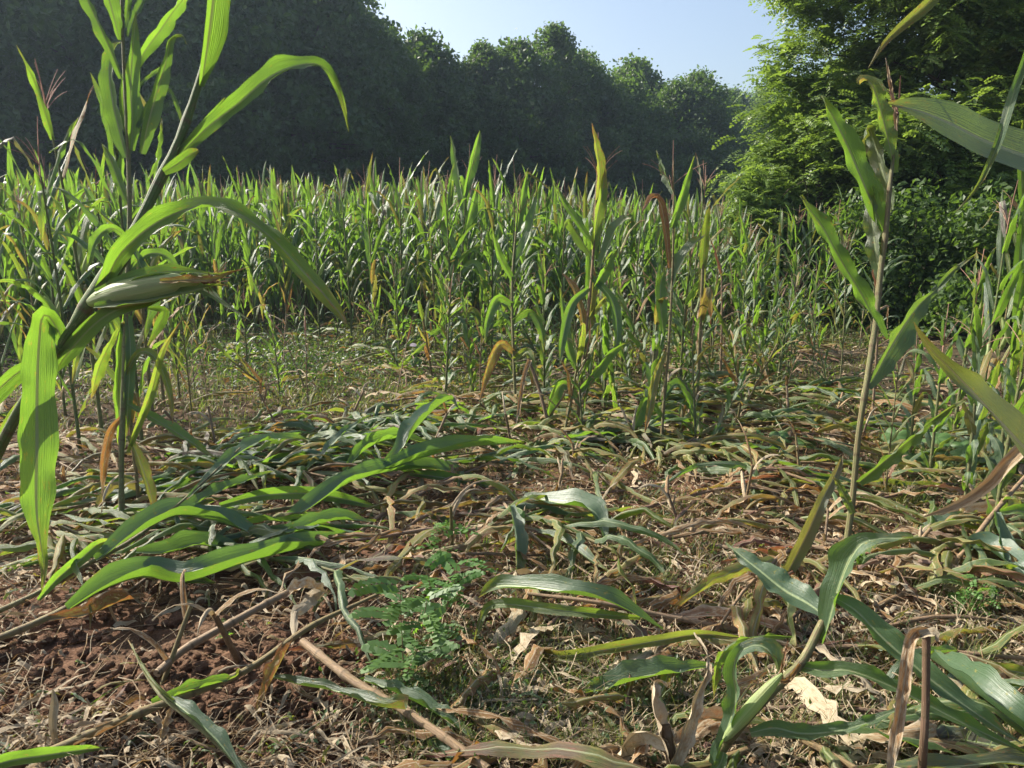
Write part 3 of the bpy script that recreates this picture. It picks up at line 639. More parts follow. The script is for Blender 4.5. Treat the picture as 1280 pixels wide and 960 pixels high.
A1 = [
 hleaf([(118, 372, 16, 0), (135, 345, 30, 0), (152, 316, 42, 10), (188, 284, 44, 20), (228, 264, 34, 40), (262, 258, 26, 50), (300, 268, 26, 40), (340, 298, 32, 25), (375, 335, 38, 12), (405, 368, 36, 0), (425, 392, 20, 0), (433, 405, 2, 0)], (.9, .06, 0), 44, 9, .6, .006, 9, d=(1.7, 1.5)),
 hleaf([(198, 228, 16, 0), (215, 205, 24, 0), (238, 180, 26, 0), (265, 155, 34, 10), (300, 128, 37, 20), (330, 102, 38, 35), (355, 88, 32, 50), (385, 80, 24, 50), (405, 84, 20, 30), (420, 105, 17, 0), (430, 135, 10, 0), (436, 165, 1, 0)], (.5, .03, 0), 44, 9, .6, .006, 9, d=(1.72, 1.85)),
 hleaf([(252, 108, 12, 0), (255, 85, 30, 25), (260, 50, 50, 30), (265, 10, 56, 30), (270, -40, 52, 30), (280, -100, 30, 20), (290, -160, 2, 0)], (.95, .0, 0), 30, 9, .75, .003, 5, d=(1.75, 1.7)),
 hleaf([(82, 436, 22, 0), (72, 412, 30, 20), (60, 394, 36, 50), (52, 398, 44, 40), (49, 425, 52, 25), (47, 460, 57, 20), (46, 510, 62, 20), (46, 560, 66, 20), (45, 605, 60, 20), (46, 645, 44, 20), (51, 680, 22, 20), (55, 710, 13, 0), (52, 740, 2, 0)], (.95, .07, 0), 54, 9, .28, .007, 10, d=(1.7, 1.58)),
 hleaf([(70, 462, 12, 0), (88, 438, 32, 0), (115, 408, 34, 0), (145, 388, 28, 20), (185, 379, 26, 40), (225, 362, 18, 50), (255, 363, 16, 50), (278, 378, 10, 20), (312, 400, 2, 0)], (.3, .0, 0), 36, 7, .4, .004, 5, d=(1.72, 1.6)),
 hleaf([(62, 452, 14, 0), (32, 460, 30, 20), (0, 485, 36, 20), (-50, 540, 34, 10), (-100, 610, 3, 0)], (.6, .05, 0), 28, 7, .4, .004, 5, d=(1.74, 1.6)),
 hleaf([(60, 470, 12, 0), (25, 510, 24, 0), (5, 545, 26, 0), (-20, 590, 18, 0), (-35, 640, 2, 0)], (.6, .2, 0), 24, 7, .4, .004, 5, d=(1.75, 1.85)),
 hleaf([(245, 168, 6, 0), (258, 152, 13, 0), (270, 138, 11, 0), (281, 122, 1, 0)], (.8, .0, 0), 14, 5, .3, .0, 5, d=(1.76, 1.8)),
 hleaf([(205, 215, 14, 0), (222, 205, 24, 0), (240, 192, 20, 20), (248, 188, 6, 20)], (.9, .1, 0), 14, 7, .3, .0, 5, d=(1.70, 1.70)),
 hleaf([(128, 380, 16, 0), (160, 370, 24, 30), (200, 352, 22, 40), (240, 346, 8, 40), (262, 345, 2, 20)], (.8, .16, 0), 20, 5, .5, .002, 5, d=(1.67, 1.60)),
 hleaf([(185, 385, 5, 0), (205, 388, 16, 0), (200, 405, 20, 0), (185, 432, 3, 0)], (.3, .1, 0), 14, 5, .4, .002, 5, d=(1.72, 1.74)),
]
b0 = np.array([*P(-170, 1100, 1.95)[:2], 0.])
HK = [hleaf(r, (q_, dq, 0), 22, 7, f_, .003, 6, d=dd_) for r, q_, dq, f_, dd_ in [
 ([(118, 384, 12, 40), (150, 380, 22, 40), (190, 374, 26, 40), (230, 366, 18, 40), (262, 358, 8, 30), (284, 356, 1, 0)], .8, .06, .7, (1.655, 1.59)),
 ([(120, 366, 12, 40), (155, 354, 20, 50), (195, 342, 22, 50), (235, 340, 14, 40), (268, 343, 6, 20), (292, 338, 1, 0)], .9, .14, .7, (1.67, 1.60)),
 ([(200, 352, 10, 30), (235, 350, 16, 30), (262, 350, 12, 20), (290, 340, 5, 0), (312, 334, 1, 0)], .6, .5, .6, (1.60, 1.58))]]
hero('corn_plant', b0, 'large leaning corn plant with a husked ear, closest on the left', 'corn plant', [st1], A1, [('ear', e1), ('ear_silk', sk)] + [('husk_leaf', h_) for h_ in HK])

D = 4.0; WK = .74
st2, _ = hstalk([(151, 668, 4.0, .013), (152, 640, 4.0, .0135), (152, 560, D, .014), (155, 470, D, .0135), (158, 380, D, .013), (162, 280, D, .012), (160, 180, D, .011), (155, 80, D, .009), (152, 0, D, .007), (151, -60, D, .005)], (.4, .22, .2), 50, 9)
L2 = [
 [(152, 98, 8, 30), (138, 62, 17, 30), (122, 27, 18, 20), (107, -8, 16, 10), (98, -45, 2, 0)],
 [(149, 50, 8, 0), (143, 24, 22, 0), (135, -5, 26, 0), (126, -45, 3, 0)],
 [(157, 35, 5, 0), (160, 5, 12, 0), (166, -40, 12, 0), (170, -80, 1, 0)],
 [(160, 46, 5, 30), (168, 22, 13, 30), (179, 0, 14, 30), (192, -35, 2, 0)],
 [(172, 84, 9, 0), (180, 66, 20, 0), (200, 38, 26, 15), (215, 16, 20, 25), (228, 0, 14, 30), (242, -18, 1, 0)],
 [(177, 192, 12, 0), (184, 158, 27, 0), (195, 118, 27, 0), (206, 82, 20, 0), (213, 52, 10, 0), (222, 43, 8, 20), (230, 46, 5, 0), (234, 56, 1, 0)],
 [(172, 160, 8, 20), (188, 135, 13, 30), (204, 116, 10, 30), (212, 114, 8, 20), (222, 135, 8, 0), (230, 164, 1, 0)],
 [(158, 197, 8, 30), (150, 165, 26, 35), (141, 125, 28, 35), (137, 88, 24, 30), (142, 62, 12, 20), (150, 52, 2, 0)],
 [(164, 188, 10, 0), (165, 150, 26, 0), (163, 110, 27, 0), (165, 70, 22, 0), (168, 40, 13, 0), (170, 15, 1, 0)],
 [(160, 178, 6, 0), (156, 150, 14, 0), (154, 120, 16, 0), (156, 80, 2, 0)],
 [(170, 112, 5, 0), (185, 96, 7, 10), (200, 85, 6, 10), (212, 72, 1, 0)],
 [(183, 228, 3, 30), (195, 202, 8, 30), (200, 172, 8, 20), (202, 148, 1, 0)],
 [(156, 392, 12, 0), (152, 430, 24, 0), (148, 480, 27, 0), (149, 530, 20, 0), (152, 575, 2, 0)],
 [(160, 395, 12, 0), (163, 440, 20, 0), (160, 500, 18, 0), (158, 545, 2, 0)],
 [(150, 405, 4, 20), (136, 432, 13, 0), (123, 462, 21, 0), (114, 498, 2, 0)],
 [(160, 565, 6, 0), (172, 535, 13, 0), (190, 488, 17, 0), (203, 440, 11, 0), (228, 398, 1, 0)],
 [(160, 545, 8, 0), (172, 570, 19, 0), (183, 600, 21, 0), (190, 625, 13, 0), (192, 648, 1, 0)],
 [(160, 505, 8, 0), (195, 525, 18, 20), (232, 548, 18, 30), (268, 572, 3, 0)],
 [(160, 300, 10, 0), (175, 330, 14, 30), (190, 372, 22, 30), (185, 400, 14, 20), (180, 430, 1, 0)],
 [(160, 255, 10, 0), (150, 232, 18, 0), (140, 205, 18, 0), (128, 180, 2, 0)],
 [(162, 300, 8, 0), (140, 285, 16, 0), (120, 300, 18, 20), (108, 340, 2, 0)], [(160, 340, 8, 0), (185, 318, 16, 20), (210, 322, 16, 20), (232, 350, 2, 0)], [(157, 420, 8, 0), (140, 395, 14, 0), (118, 400, 16, 20), (98, 440, 14, 0), (90, 480, 2, 0)],
 [(155, 470, 8, 0), (175, 440, 14, 0), (196, 450, 14, 20), (212, 490, 12, 0), (216, 530, 2, 0)], [(153, 520, 8, 0), (138, 540, 16, 0), (130, 580, 16, 0), (128, 620, 2, 0)],
]
dr = [0, 0, 0, 0, 0, .03, .05, 0, .02, .02, .1, .1, .08, .12, .22, .28, .38, .12, .05, 0, .02, .05, .2, .3, .65]
LROLL = {0: -60, 3: -60, 7: -70, 1: 25, 4: 10, 5: 25, 8: 30, 12: 30, 14: 20, 16: 25}
LL2 = [hleaf(rl(r, LROLL.get(i, 5)), (random.random(), dr[i], 0), 24, 7, .6, .008, 7, d=(D, D + random.uniform(-.25, .25))) for i, r in enumerate(L2)]
b0 = np.array([*P(151, 655, 4.0)[:2], 0.])
hero('corn_plant', b0, 'tall upright corn plant with a fan of erect leaves behind the leaning one', 'corn plant', [st2], LL2)

B = 2.25
st3, _ = hstalk([(872, 975, .03, .016), (900, 938, .09, .017), (925, 905, 2.2, .018), (960, 868, 2.2, .016), (1000, 830, 2.22, .0135), (1022, 790, B, .0125), (1040, 750, B, .011), (1056, 690, B, .010), (1066, 620, B, .0095), (1073, 545, B, .0085), (1083, 480, B, .0088), (1095, 400, 2.28, .0085), (1100, 345, 2.3, .0088), (1108, 282, 2.3, .008), (1113, 225, 2.32, .006), (1119, 180, 2.35, .004), (1123, 140, 2.35, .003)], (.3, .30, .35), 70, 10)
BL = [
 ([(1107, 292, 12, 0), (1094, 264, 34, 0), (1076, 222, 37, 0), (1058, 180, 35, 0), (1042, 148, 22, 0), (1026, 120, 1, 0)], (.95, .0, 0), .35),
 ([(1108, 425, 6, 40), (1092, 398, 15, 30), (1078, 370, 28, 0), (1062, 344, 27, 0), (1045, 315, 25, 0), (1028, 284, 28, 0), (1012, 262, 18, 0), (1001, 244, 1, 0)], (.9, .0, 0), .35),
 ([(1119, 216, 9, 0), (1113, 188, 19, 0), (1104, 150, 25, 0), (1096, 122, 24, 0), (1088, 104, 20, 20), (1080, 101, 14, 40), (1074, 106, 5, 20)], (.9, .13, .1), .3),
 ([(1116, 262, 7, 20), (1112, 243, 20, 30), (1102, 212, 28, 30), (1093, 178, 25, 30), (1086, 160, 19, 20), (1080, 168, 10, 0), (1080, 192, 1, 0)], (.4, .08, .3), .3),
 ([(1104, 352, 12, 30), (1097, 328, 22, 40), (1092, 292, 24, 40), (1090, 262, 20, 40), (1092, 225, 3, 30)], (.3, .1, .2), .3),
 ([(1121, 170, 5, 0), (1117, 132, 8, 0), (1112, 100, 8, 0), (1107, 72, 1, 0)], (.3, .8, .1), .5),
 ([(1084, 484, 14, 30), (1095, 468, 22, 35), (1110, 440, 36, 40), (1128, 410, 38, 40), (1150, 380, 22, 30), (1168, 364, 14, 10), (1190, 340, 12, 0), (1219, 318, 1, 0)], (.3, .04, .1), .35),
 ([(1074, 603, 14, 20), (1090, 590, 23, 30), (1110, 573, 22, 35), (1135, 552, 16, 45), (1160, 530, 12, 45), (1185, 512, 12, 20), (1209, 499, 2, 0)], (.4, .06, .1), .4),
 ([(1066, 642, 10, 0), (1057, 622, 16, 0), (1048, 605, 12, 0), (1041, 596, 2, 0)], (.4, .15, .2), .3),
 ([(1030, 802, 14, 0), (1040, 765, 27, 10), (1051, 728, 40, 15), (1064, 697, 47, 20), (1078, 679, 40, 45), (1100, 673, 20, 50), (1122, 673, 12, 20), (1142, 672, 1, 0)], (.25, .0, 0), .4),
 ([(1062, 690, 10, 0), (1075, 700, 18, 0), (1078, 690, 22, 20), (1095, 680, 10, 20)], (.9, .0, 0), .3),
 ([(1036, 774, 16, 10), (1010, 755, 38, 15), (980, 738, 46, 20), (950, 714, 34, 20), (925, 694, 18, 15), (907, 678, 1, 0)], (.2, .02, 0), .25),
 ([(1040, 745, 12, 10), (1070, 764, 34, 20), (1100, 795, 40, 25), (1135, 826, 40, 25), (1170, 855, 36, 20), (1220, 892, 28, 20), (1278, 930, 3, 0)], (.25, .02, 0), .35),
 ([(1002, 834, 18, 0), (1030, 838, 33, 0), (1060, 838, 28, 20), (1100, 852, 27, 30), (1150, 876, 27, 30), (1200, 902, 27, 20), (1250, 926, 16, 10), (1288, 944, 1, 0)], (.6, .0, 0), .4),
 ([(938, 916, 16, 0), (968, 910, 32, 0), (1000, 917, 30, 20), (1040, 915, 24, 30), (1080, 905, 18, 30), (1115, 890, 11, 20), (1152, 877, 1, 0)], (.4, .02, 0), .4),
 ([(893, 958, 12, 0), (908, 915, 19, 10), (920, 875, 27, 20), (917, 840, 25, 20), (924, 816, 24, 45), (945, 806, 28, 50), (962, 815, 28, 20), (972, 840, 5, 0)], (.2, .05, 0), .4),
 ([(990, 796, 3, 0), (950, 795, 12, 20), (915, 804, 18, 30), (897, 830, 18, 0), (892, 872, 3, 0)], (.9, .16, 0), .4),
 ([(1000, 830, 8, 0), (985, 850, 16, 0), (975, 845, 12, 20), (985, 800, 2, 0)], (.5, .5, .6), .6),
 ([(905, 940, 20, 0), (900, 955, 26, 0), (885, 975, 20, 0), (870, 1000, 2, 0)], (.5, .12, 0), .5),
]
dd = [2.32, 2.2, 2.34, 2.36, 2.32, 2.35, (2.25, 2.4), (2.2, 2.0), 2.2, (2.24, 2.1), 2.3, (2.3, 2.6), (2.2, 1.95), (2.22, 2.02), (2.12, 2.05), (2.18, 2.05), (2.25, 2.3), 2.18, 2.15]
BROLL = {0: 32, 1: 28, 2: 35, 3: -60, 4: -70, 9: -62, 10: 20, 11: 20, 12: 12, 13: 8, 15: -62, 16: 25}
LB = [hleaf(rl(r, BROLL.get(i, 0)), t, 34, 9, f * 1.6, .008, 8, d=dd[i]) for i, (r, t, f) in enumerate(BL)]
e2 = MB(); ear_mb(e2, P(905, 925, 2.15), P(978, 842, 2.12), .020, 14, 10)
tb3 = MB(); tassel_mb(tb3, P(1121, 150, 2.35), .35, 3, 3)
hero('corn_plant', G(872, 975, 0), 'bent corn plant rising from the lower right with bright erect upper leaves', 'corn plant', [st3], LB, [('ear', e2), ('tassel', tb3)])

st4, _ = hstalk([(1560, 1300, 1.5, .014), (1500, 800, 1.45, .013), (1470, 400, 1.45, .012), (1440, 100, 1.45, .010), (1420, -300, 1.45, .006)], (.5, .2, .2), 40, 9)
CR = 62
CL = [hleaf([(1450, 262, 24, CR), (1400, 238, 44, CR), (1340, 215, 58, CR), (1280, 195, 62, CR), (1230, 176, 63, CR), (1190, 156, 56, CR), (1155, 141, 36, CR), (1130, 134, 15, CR), (1110, 130, 2, CR)], (.15, .0, .2), 44, 9, .12, .003, 4, d=(1.45, 1.3)),
 hleaf([(1440, -60, 10, 0), (1350, -40, 16, 20), (1300, 30, 16, 20), (1276, 90, 15, 10), (1262, 132, 17, 0), (1250, 172, 15, 0), (1236, 206, 12, 0), (1220, 236, 7, 0), (1196, 264, 1, 0)], (.2, .1, 0), 40, 5, .5, .002, 4, d=(1.45, 1.25)),
 hleaf([(1430, -220, 14, 0), (1320, -170, 24, 20), (1230, -90, 22, 25), (1190, -32, 20, 25), (1160, 4, 21, 15), (1130, 30, 17, 10), (1105, 55, 10, 0), (1086, 84, 1, 0)], (.5, .1, .3), 40, 7, .4, .003, 4, d=(1.45, 1.4)),
 hleaf([(1490, 640, 30, CR), (1400, 645, 48, CR), (1340, 612, 52, CR), (1290, 570, 50, CR), (1250, 528, 47, CR), (1215, 490, 36, CR), (1185, 458, 22, 20), (1165, 438, 14, 30), (1150, 417, 8, 20), (1142, 402, 1, 0)], (.1, .0, .4), 44, 9, .35, .004, 4, d=(1.45, 1.35)),  # purple tone: own maroon tint, plus shade of the underside painted dark
 hleaf([(1480, 500, 20, 10), (1380, 520, 30, 10), (1300, 545, 28, 10), (1262, 575, 24, 10), (1235, 603, 22, 20), (1200, 628, 18, 20), (1155, 646, 4, 10)], (.5, .85, .1), 36, 7, .6, .004, 4, d=(1.45, 1.7)),
]
b0 = np.array([*P(1560, 1300, 1.5)[:2], 0.]); hero('corn_plant', b0, 'corn plant at the right edge whose huge dark leaves reach into view', 'corn plant', [st4], CL)

def mid(dep, stk, leaves, label, tone=(.5, .3, .3), tas=None):
    sb, q = hstalk([(a, b, dep, r) for a, b, r in stk], tone, 40, 8); base = np.array([q[0][0], q[0][1], float(gz(q[0][0], q[0][1]))])
    ex = []
    if tas: t_ = MB(); random.seed(tas); tassel_mb(t_, q[-1] - np.array([0, 0, .22]), 1.25, 3, 6); ex = [('tassel', t_)]
    hero('corn_plant', base, label, 'corn plant', [sb], [hleaf(rl([(a, b, w * 1.25, ro) for a, b, w, ro in r], 10), t, 20, 7, .6, .008, 6, d=(dep, dep + random.uniform(-.2, .1))) for r, t in leaves], ex)
mid(5.75, [(720, 560, .014), (724, 500, .013), (730, 440, .012), (740, 340, .011), (745, 250, .008), (748, 190, .004)], [
 ([(748, 250, 10, 0), (750, 215, 15, 20), (746, 185, 11, 20), (740, 154, 1, 0)], (.9, .30, .1)), ([(742, 312, 10, 0), (746, 275, 16, 20), (753, 240, 14, 10), (756, 212, 1, 0)], (.9, .24, 0)),
 ([(744, 362, 8, 0), (756, 338, 16, 20), (773, 310, 1, 0)], (.9, .08, 0)), ([(731, 425, 8, 0), (727, 390, 10, 0), (716, 358, 10, 20), (703, 342, 2, 0)], (.5, .5, .1)), ([(730, 440, 8, 0), (737, 400, 12, 0), (742, 352, 10, 0), (741, 330, 1, 0)], (.8, .34, .2)),
 ([(734, 400, 7, 0), (746, 384, 9, 20), (762, 366, 1, 0)], (.5, .35, 0)), ([(738, 318, 8, -60), (722, 292, 13, -60), (710, 276, 9, -50), (703, 290, 2, -20)], (.3, .02, .1)), ([(750, 335, 6, -60), (764, 298, 13, -60), (778, 276, 11, -60), (789, 272, 2, -30)], (.3, .02, .1)),
 ([(741, 305, 6, 0), (720, 275, 12, 10), (705, 252, 8, 0), (694, 228, 1, 0)], (.9, .02, 0)), ([(726, 470, 8, 0), (712, 440, 14, 0), (706, 400, 12, 0), (700, 360, 2, 0)], (.4, .02, 0)), ([(724, 490, 8, 0), (745, 465, 14, 20), (765, 440, 12, 20), (790, 425, 2, 0)], (.6, .05, 0)),
 ([(724, 500, 8, 0), (705, 480, 16, 0), (690, 500, 16, 20), (684, 535, 3, 0)], (.5, .1, 0)), ([(736, 360, 8, 0), (715, 380, 14, 0), (704, 420, 14, 0), (700, 455, 2, 0)], (.2, .03, 0)), ([(738, 345, 8, 0), (765, 375, 14, 0), (772, 415, 14, 0), (768, 440, 2, 0)], (.2, .03, 0))],
 'yellowing corn plant with reddish brown upper leaves in midfield', (.5, .45, .8), 3)
mid(9.2, [(570, 448, .015), (574, 380, .013), (579, 300, .011), (583, 240, .008), (587, 195, .004)], [
 ([(580, 262, 6, -60), (573, 222, 9, -60), (568, 192, 8, -50), (563, 170, 1, 0)], (.3, .0, 0)), ([(581, 245, 8, 0), (590, 208, 15, 10), (597, 178, 10, 0), (600, 163, 1, 0)], (.9, 0, 0)), ([(578, 300, 8, 0), (590, 262, 13, 10), (597, 232, 1, 0)], (.9, .02, 0)),
 ([(577, 320, 8, -50), (560, 288, 11, -50), (548, 276, 10, -50), (536, 300, 2, 0)], (.2, .02, 0)), ([(577, 340, 8, 0), (592, 330, 12, 20), (602, 350, 12, 0), (600, 385, 2, 0)], (.5, .05, 0)), ([(574, 370, 8, 0), (560, 350, 12, 20), (548, 372, 12, 0), (544, 400, 2, 0)], (.5, .15, 0)), ([(572, 400, 8, 0), (590, 390, 12, 20), (606, 415, 10, 0)], (.5, .3, 0))],
 'tall thin corn plant rising above the crop, tassel branches spread', (.5, .2, .2), 8)
mid(5.6, [(826, 568, .012), (830, 500, .011), (836, 430, .010), (841, 330, .008), (842, 250, .006), (842, 200, .004)], [
 ([(842, 242, 4, -60), (832, 218, 9, -60), (820, 188, 1, 0)], (.3, .05, .1)), ([(840, 285, 8, 0), (853, 245, 14, 10), (868, 195, 1, 0)], (.9, .02, 0)), ([(837, 335, 6, 0), (833, 295, 10, 0), (826, 256, 12, 20), (816, 247, 9, 40), (803, 264, 2, 0)], (.5, .55, .3)),
 ([(830, 420, 4, 0), (826, 385, 18, 10), (826, 355, 14, 0), (832, 335, 1, 0)], (.95, .0, 0)), ([(838, 365, 6, -60), (850, 332, 15, -60), (868, 305, 12, -60), (881, 294, 1, 0)], (.2, .05, .2)), ([(832, 440, 6, 0), (820, 470, 12, 0), (812, 510, 12, 0), (806, 540, 2, 0)], (.5, .4, 0)),
 ([(828, 500, 6, 0), (846, 480, 14, 20), (862, 500, 14, 10), (870, 540, 2, 0)], (.3, .1, 0)), ([(828, 520, 6, 0), (808, 500, 14, 0), (795, 530, 14, 20), (780, 560, 3, 0)], (.9, .06, 0))],
 'thin tall corn plant with a bare spike in midfield', (.5, .35, .3), 5)
mid(6.4, [(645, 520, .013), (642, 440, .012), (640, 360, .010), (645, 290, .008), (650, 240, .004)], [
 ([(646, 290, 8, 0), (652, 255, 13, 10), (660, 210, 1, 0)], (.9, .02, 0)), ([(643, 330, 8, -50), (660, 300, 13, -60), (668, 262, 10, -50), (670, 238, 1, 0)], (.3, .02, 0)), ([(641, 350, 8, 0), (625, 320, 12, 0), (615, 285, 1, 0)], (.9, .0, 0)), ([(640, 380, 8, 0), (622, 372, 14, 20), (610, 400, 12, 0), (606, 430, 1, 0)], (.3, .05, 0)),
 ([(641, 400, 8, -50), (662, 388, 14, -50), (676, 410, 12, -20), (680, 440, 2, 0)], (.3, .1, 0)), ([(642, 440, 8, 0), (626, 430, 14, 0), (612, 455, 14, 20), (600, 500, 3, 0)], (.4, .5, 0)), ([(642, 450, 8, 0), (660, 440, 12, 0), (668, 480, 12, 0)], (.4, .3, 0))],
 'leafy single corn plant left of the yellowing one in midfield', (.5, .3, .2), 6)

# broken stump with a hanging dry leaf
st5, q5 = hstalk([(1150, 1000, 0.0, .011), (1154, 940, 2.02, .0105), (1157, 880, 2.02, .010), (1158, 795, 2.02, .0105), (1158, 786, 2.02, .012)], (.7, 1., .3), 20, 10)
sl = [hleaf([(1158, 790, 18, 0), (1147, 788, 20, 40), (1138, 800, 20, 0), (1132, 840, 22, 0), (1126, 880, 20, 20), (1118, 930, 20, 0), (1108, 985, 3, 0)], (.4, .74, .1), 30, 7, .45, .007, 9, d=(2.02, 1.97)),
      hleaf([(1162, 790, 10, 0), (1150, 796, 14, 30), (1166, 792, 16, 40), (1172, 802, 4, 0)], (.4, .95, 0), 12, 5, .6, .004, 6, d=(2.0, 1.99))]
hero('corn_stump', G(1150, 1000), 'tall brown broken stump with a dry leaf hanging from its top', 'corn stump', [st5], sl)
st6, _ = hstalk([(692, 548, 0., .016), (683, 520, .2, .014), (672, 480, .42, .013), (660, 448, .6, .012)], (.7, .85, .1), 16, 8)
hero('corn_stump', G(692, 548), 'leaning dead stem with a frayed top in midfield', 'corn stump', [st6], [hleaf([(662, 450, 10, 0), (655, 470, 9, 0), (650, 500, 8, 0), (645, 530, 2, 0)], (.4, .7, 0), 14, 5, .6, d=(5.6, 5.5))])

# ------------------------------------------------------------------ lying plants at the front, drawn from the photo
def lie(rows_st, leaves, label, tone=(.5, .5, .3), name='fallen_corn', n=36):
    s_, q = hstalk(rows_st, tone, n, 9)
    hero(name, (q[0][0], q[0][1], float(gz(q[0][0], q[0][1]))), label, 'fallen corn', [s_], [hleaf(rl(r, 34 if t[0] < .85 else 0), (t[0] * (.5 if t[0] < .85 else 1), t[1], t[2]), 30, 9, random.uniform(.5, 1.0), .007, 7) for r, t in leaves], group='corn plants lying on the ground')
lie([(-40, 812, .05, .014), (30, 785, .07, .014), (90, 757, .08, .013), (130, 735, .09, .011), (200, 705, .1, .008)],
    [([(85, 762, .1, 16, 10), (130, 736, .13, 34, 20), (180, 722, .12, 40, 35), (225, 728, .10, 38, 30), (270, 716, .13, 36, 30), (320, 700, .13, 34, 35), (370, 688, .10, 30, 30), (430, 680, .06, 22, 20), (500, 672, .03, 3, 0)], (.2, .02, 0)),
     ([(180, 708, .12, 10, 0), (210, 722, .10, 26, 10), (245, 726, .07, 24, 20), (270, 728, .04, 3, 0)], (.95, .0, 0)),
     ([(60, 775, .07, 14, 0), (110, 768, .06, 24, 20), (150, 752, .05, 26, 20), (180, 745, .03, 4, 0)], (.5, .55, .2))],
    'fallen corn stalk at lower left ending in long blue-green leaves', (.5, .4, .25))
lie([(-30, 775, .03, .011), (40, 745, .06, .011), (110, 705, .12, .011), (170, 672, .2, .010), (235, 620, .3, .006), (300, 560, .38, .004)],
    [([(120, 700, .14, 14, 0), (150, 680, .2, 28, 20), (190, 657, .24, 32, 30), (222, 644, .25, 36, 40), (262, 650, .2, 28, 40), (300, 660, .15, 22, 20), (330, 674, .1, 15, 0), (348, 684, .06, 2, 0)], (.2, .0, 0)),
     ([(48, 750, .06, 10, 0), (72, 724, .12, 26, 10), (100, 700, .17, 30, 0), (122, 681, .19, 22, 0), (138, 676, .19, 5, 20)], (.95, .05, 0)),
     ([(235, 622, .3, 5, 0), (268, 592, .34, 14, 20), (300, 566, .36, 19, 20), (332, 550, .34, 15, 30), (368, 548, .3, 8, 20), (404, 552, .24, 1, 0)], (.4, .02, 0)),
     ([(215, 648, .24, 10, 10), (258, 622, .25, 18, 20), (300, 604, .22, 15, 20), (345, 588, .2, 2, 0)], (.2, .03, 0)),
     ([(170, 690, .14, 10, 10), (210, 690, .12, 28, 20), (250, 680, .1, 30, 20), (300, 690, .06, 16, 10), (330, 700, .03, 2, 0)], (.5, .04, 0))],
    'fallen corn rising to a pointed leaf over the green tangle', (.5, .35, .2))
lie([(260, 655, .03, .011), (330, 640, .06, .011), (420, 625, .08, .009), (520, 605, .08, .006)],
    [([(275, 632, .12, 12, 0), (325, 620, .15, 24, 10), (380, 617, .14, 28, 10), (430, 624, .1, 22, 10), (482, 637, .05, 3, 0)], (.9, .0, 0)),
     ([(350, 652, .08, 12, 0), (385, 636, .12, 24, 20), (440, 602, .18, 26, 30), (500, 588, .16, 26, 30), (560, 588, .1, 18, 20), (610, 602, .05, 2, 0)], (.3, .0, 0)),
     ([(330, 668, .08, 12, 0), (370, 664, .1, 22, 20), (420, 650, .1, 24, 20), (470, 652, .06, 4, 0)], (.4, .04, 0)),
     ([(300, 600, .12, 8, 0), (345, 575, .1, 22, 10), (400, 572, .08, 20, 10), (450, 580, .05, 3, 0)], (.9, .06, 0))],
    'fallen corn with a bright green leaf in the middle-left tangle', (.4, .3, .2))
lie([(400, 600, .04, .010), (470, 588, .12, .010), (520, 575, .15, .008), (600, 565, .12, .005)],
    [([(450, 598, .12, 12, 0), (515, 576, .2, 26, 25), (580, 560, .18, 24, 25), (620, 556, .12, 16, 20), (662, 552, .06, 2, 0)], (.3, .0, 0)),
     ([(478, 584, .12, 10, 0), (502, 562, .22, 20, 20), (520, 536, .32, 26, 30), (545, 510, .38, 20, 40), (563, 500, .38, 10, 20), (574, 512, .34, 1, 0)], (.2, .0, 0)),
     ([(372, 596, .06, 3, 0), (400, 572, .14, 9, 20), (430, 541, .24, 11, 20), (468, 516, .32, 1, 0)], (.2, .05, 0)),
     ([(430, 590, .1, 10, 0), (460, 560, .14, 22, 20), (500, 548, .14, 20, 20), (540, 556, .1, 3, 0)], (.5, .0, 0)),
     ([(500, 590, .08, 10, 0), (545, 596, .1, 22, 20), (600, 605, .07, 18, 20), (650, 620, .04, 3, 0)], (.9, .05, 0))],
    'fallen corn with dark glossy leaves arching up in the centre', (.4, .3, .2))
lie([(1010, 815, .05, .012), (930, 790, .05, .012), (830, 770, .07, .011), (740, 752, .10, .009), (660, 742, .10, .006)],
    [([(830, 788, .06, 4, 0), (795, 768, .12, 18, 20), (755, 750, .17, 28, 20), (715, 742, .19, 31, 20), (665, 735, .17, 33, 10), (622, 733, .12, 26, 0), (600, 746, .06, 6, 0)], (.25, .05, .05)),
     ([(800, 772, .1, 8, 0), (750, 768, .15, 18, 10), (690, 762, .17, 22, 10), (640, 756, .17, 20, 20), (612, 758, .15, 17, 20), (601, 776, .10, 13, 0), (590, 818, .03, 2, 0)], (.9, .17, .1)),
     ([(940, 800, .08, 6, 0), (880, 793, .10, 20, 0), (830, 800, .11, 26, 10), (760, 812, .09, 26, 10), (700, 820, .06, 24, 0), (655, 808, .03, 4, 0)], (.9, .22, .25)),
     ([(890, 832, .08, 8, 0), (842, 840, .10, 32, 15), (800, 848, .09, 38, 20), (760, 860, .06, 30, 20), (718, 868, .03, 4, 0)], (.4, .05, .1)),
     ([(1000, 795, .06, 10, 0), (940, 775, .08, 22, 10), (880, 770, .07, 20, 20), (820, 775, .04, 3, 0)], (.4, .72, .3))],
    'fallen corn lying leftward with yellow-edged and reddish leaves, front centre', (.5, .7, .4))
